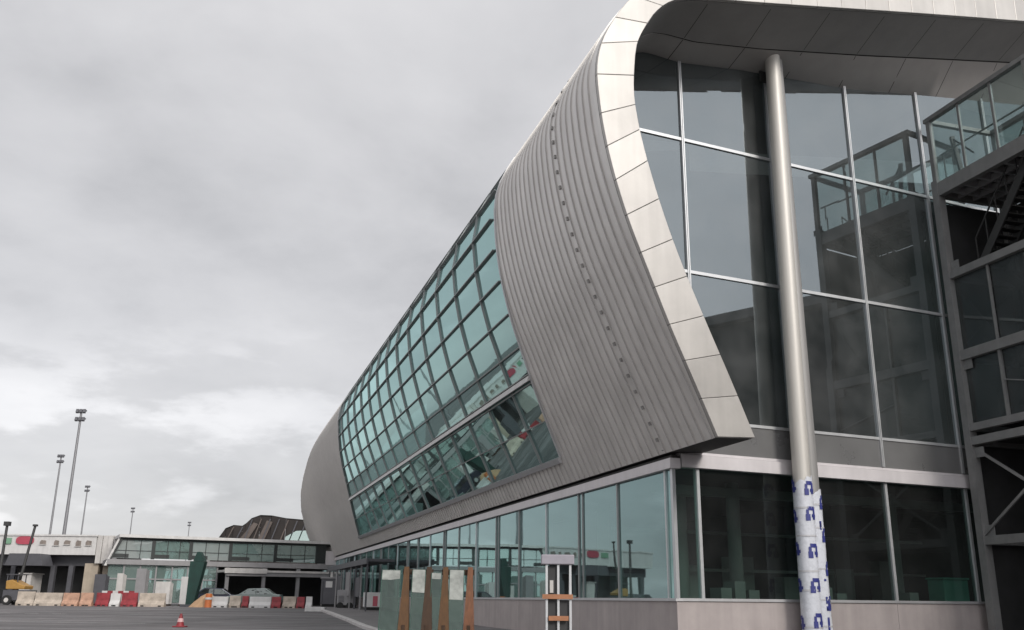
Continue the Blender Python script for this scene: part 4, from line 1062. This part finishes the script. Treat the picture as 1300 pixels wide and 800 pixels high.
m_ = cr.color_ramp.elements.new(.47); m_.color = (.408, .405, .414, 1)
L.new(sumn, cr.inputs['Fac'])
# low heaped clouds above the skyline
mp = N.new('ShaderNodeMapping'); mp.inputs['Scale'].default_value = (3.4, 3.4, 10.5); mp.inputs['Location'].default_value = (1.35, .2, .35)
L.new(tc.outputs['Generated'], mp.inputs['Vector'])
pn = N.new('ShaderNodeTexNoise'); pn.inputs['Scale'].default_value = 1.5; pn.inputs['Detail'].default_value = 8; pn.inputs['Roughness'].default_value = .56
L.new(mp.outputs[0], pn.inputs['Vector'])
pr_ = N.new('ShaderNodeMapRange'); pr_.interpolation_type = 'SMOOTHSTEP'; pr_.inputs['From Min'].default_value = .50; pr_.inputs['From Max'].default_value = .62
L.new(pn.outputs['Fac'], pr_.inputs['Value'])
lo = N.new('ShaderNodeMapRange'); lo.interpolation_type = 'SMOOTHSTEP'; lo.inputs['From Min'].default_value = .30; lo.inputs['From Max'].default_value = .16
L.new(sx.outputs['Z'], lo.inputs['Value'])
puff = math_('MULTIPLY', math_('SUBTRACT', math_('MULTIPLY', pr_.outputs['Result'], .26), .06), lo.outputs['Result'])
puff1 = math_('ADD', puff, 1.0)
# brighter cloud round the hidden sun
dt = N.new('ShaderNodeVectorMath'); dt.operation = 'DOT_PRODUCT'; L.new(tc.outputs['Generated'], dt.inputs[0]); dt.inputs[1].default_value = SUN_DIR
gl_ = math_('MULTIPLY', math_('POWER', math_('MAXIMUM', dt.outputs['Value'], 0.0), 3.0), 1.9)
br_ = math_('MULTIPLY', math_('MULTIPLY', math_('ADD', gl_, 1.0), puff1), 10.0)
sc_ = N.new('ShaderNodeVectorMath'); sc_.operation = 'SCALE'; L.new(cr.outputs['Color'], sc_.inputs[0]); L.new(br_, sc_.inputs['Scale'])
mx = N.new('ShaderNodeMix'); mx.data_type = 'RGBA'; mx.inputs['Factor'].default_value = .95
L.new(sky.outputs['Color'], mx.inputs['A']); L.new(sc_.outputs['Vector'], mx.inputs['B'])
L.new(mx.outputs['Result'], bg.inputs['Color']); L.new(bg.outputs[0], out.inputs['Surface'])

sd = bpy.data.lights.new('sun', 'SUN'); sd.energy = 1.3; sd.angle = R(14); sd.color = (1, .95, .88)
so = bpy.data.objects.new('sun', sd); col.objects.link(so); so.rotation_euler = SUN_DIR.to_track_quat('Z', 'Y').to_euler()

cam = bpy.data.cameras.new('camera'); co = bpy.data.objects.new('camera', cam); col.objects.link(co)
cam.sensor_width = 36; cam.lens = 1196 / 1300 * 36; cam.clip_end = 6000; cam.clip_start = .05
P_, TH = R(16.8), R(.58)
r0 = V((1, 0, 0)); u0 = V((0, -math.sin(P_), math.cos(P_))); f0 = V((0, math.cos(P_), math.sin(P_)))
rr = r0 * math.cos(TH) + u0 * math.sin(TH); uu = r0 * -math.sin(TH) + u0 * math.cos(TH)
from mathutils import Matrix
mt = Matrix((rr, uu, -f0)).transposed().to_4x4(); mt.translation = (0, 0, 1.2); co.matrix_world = mt
scene.camera = co
vs = scene.view_settings; vs.view_transform = 'Standard'; vs.look = 'None'; vs.exposure = .70; vs.gamma = 1; vs.use_curve_mapping = False
scene.cycles.max_bounces = 8; scene.cycles.transparent_max_bounces = 12
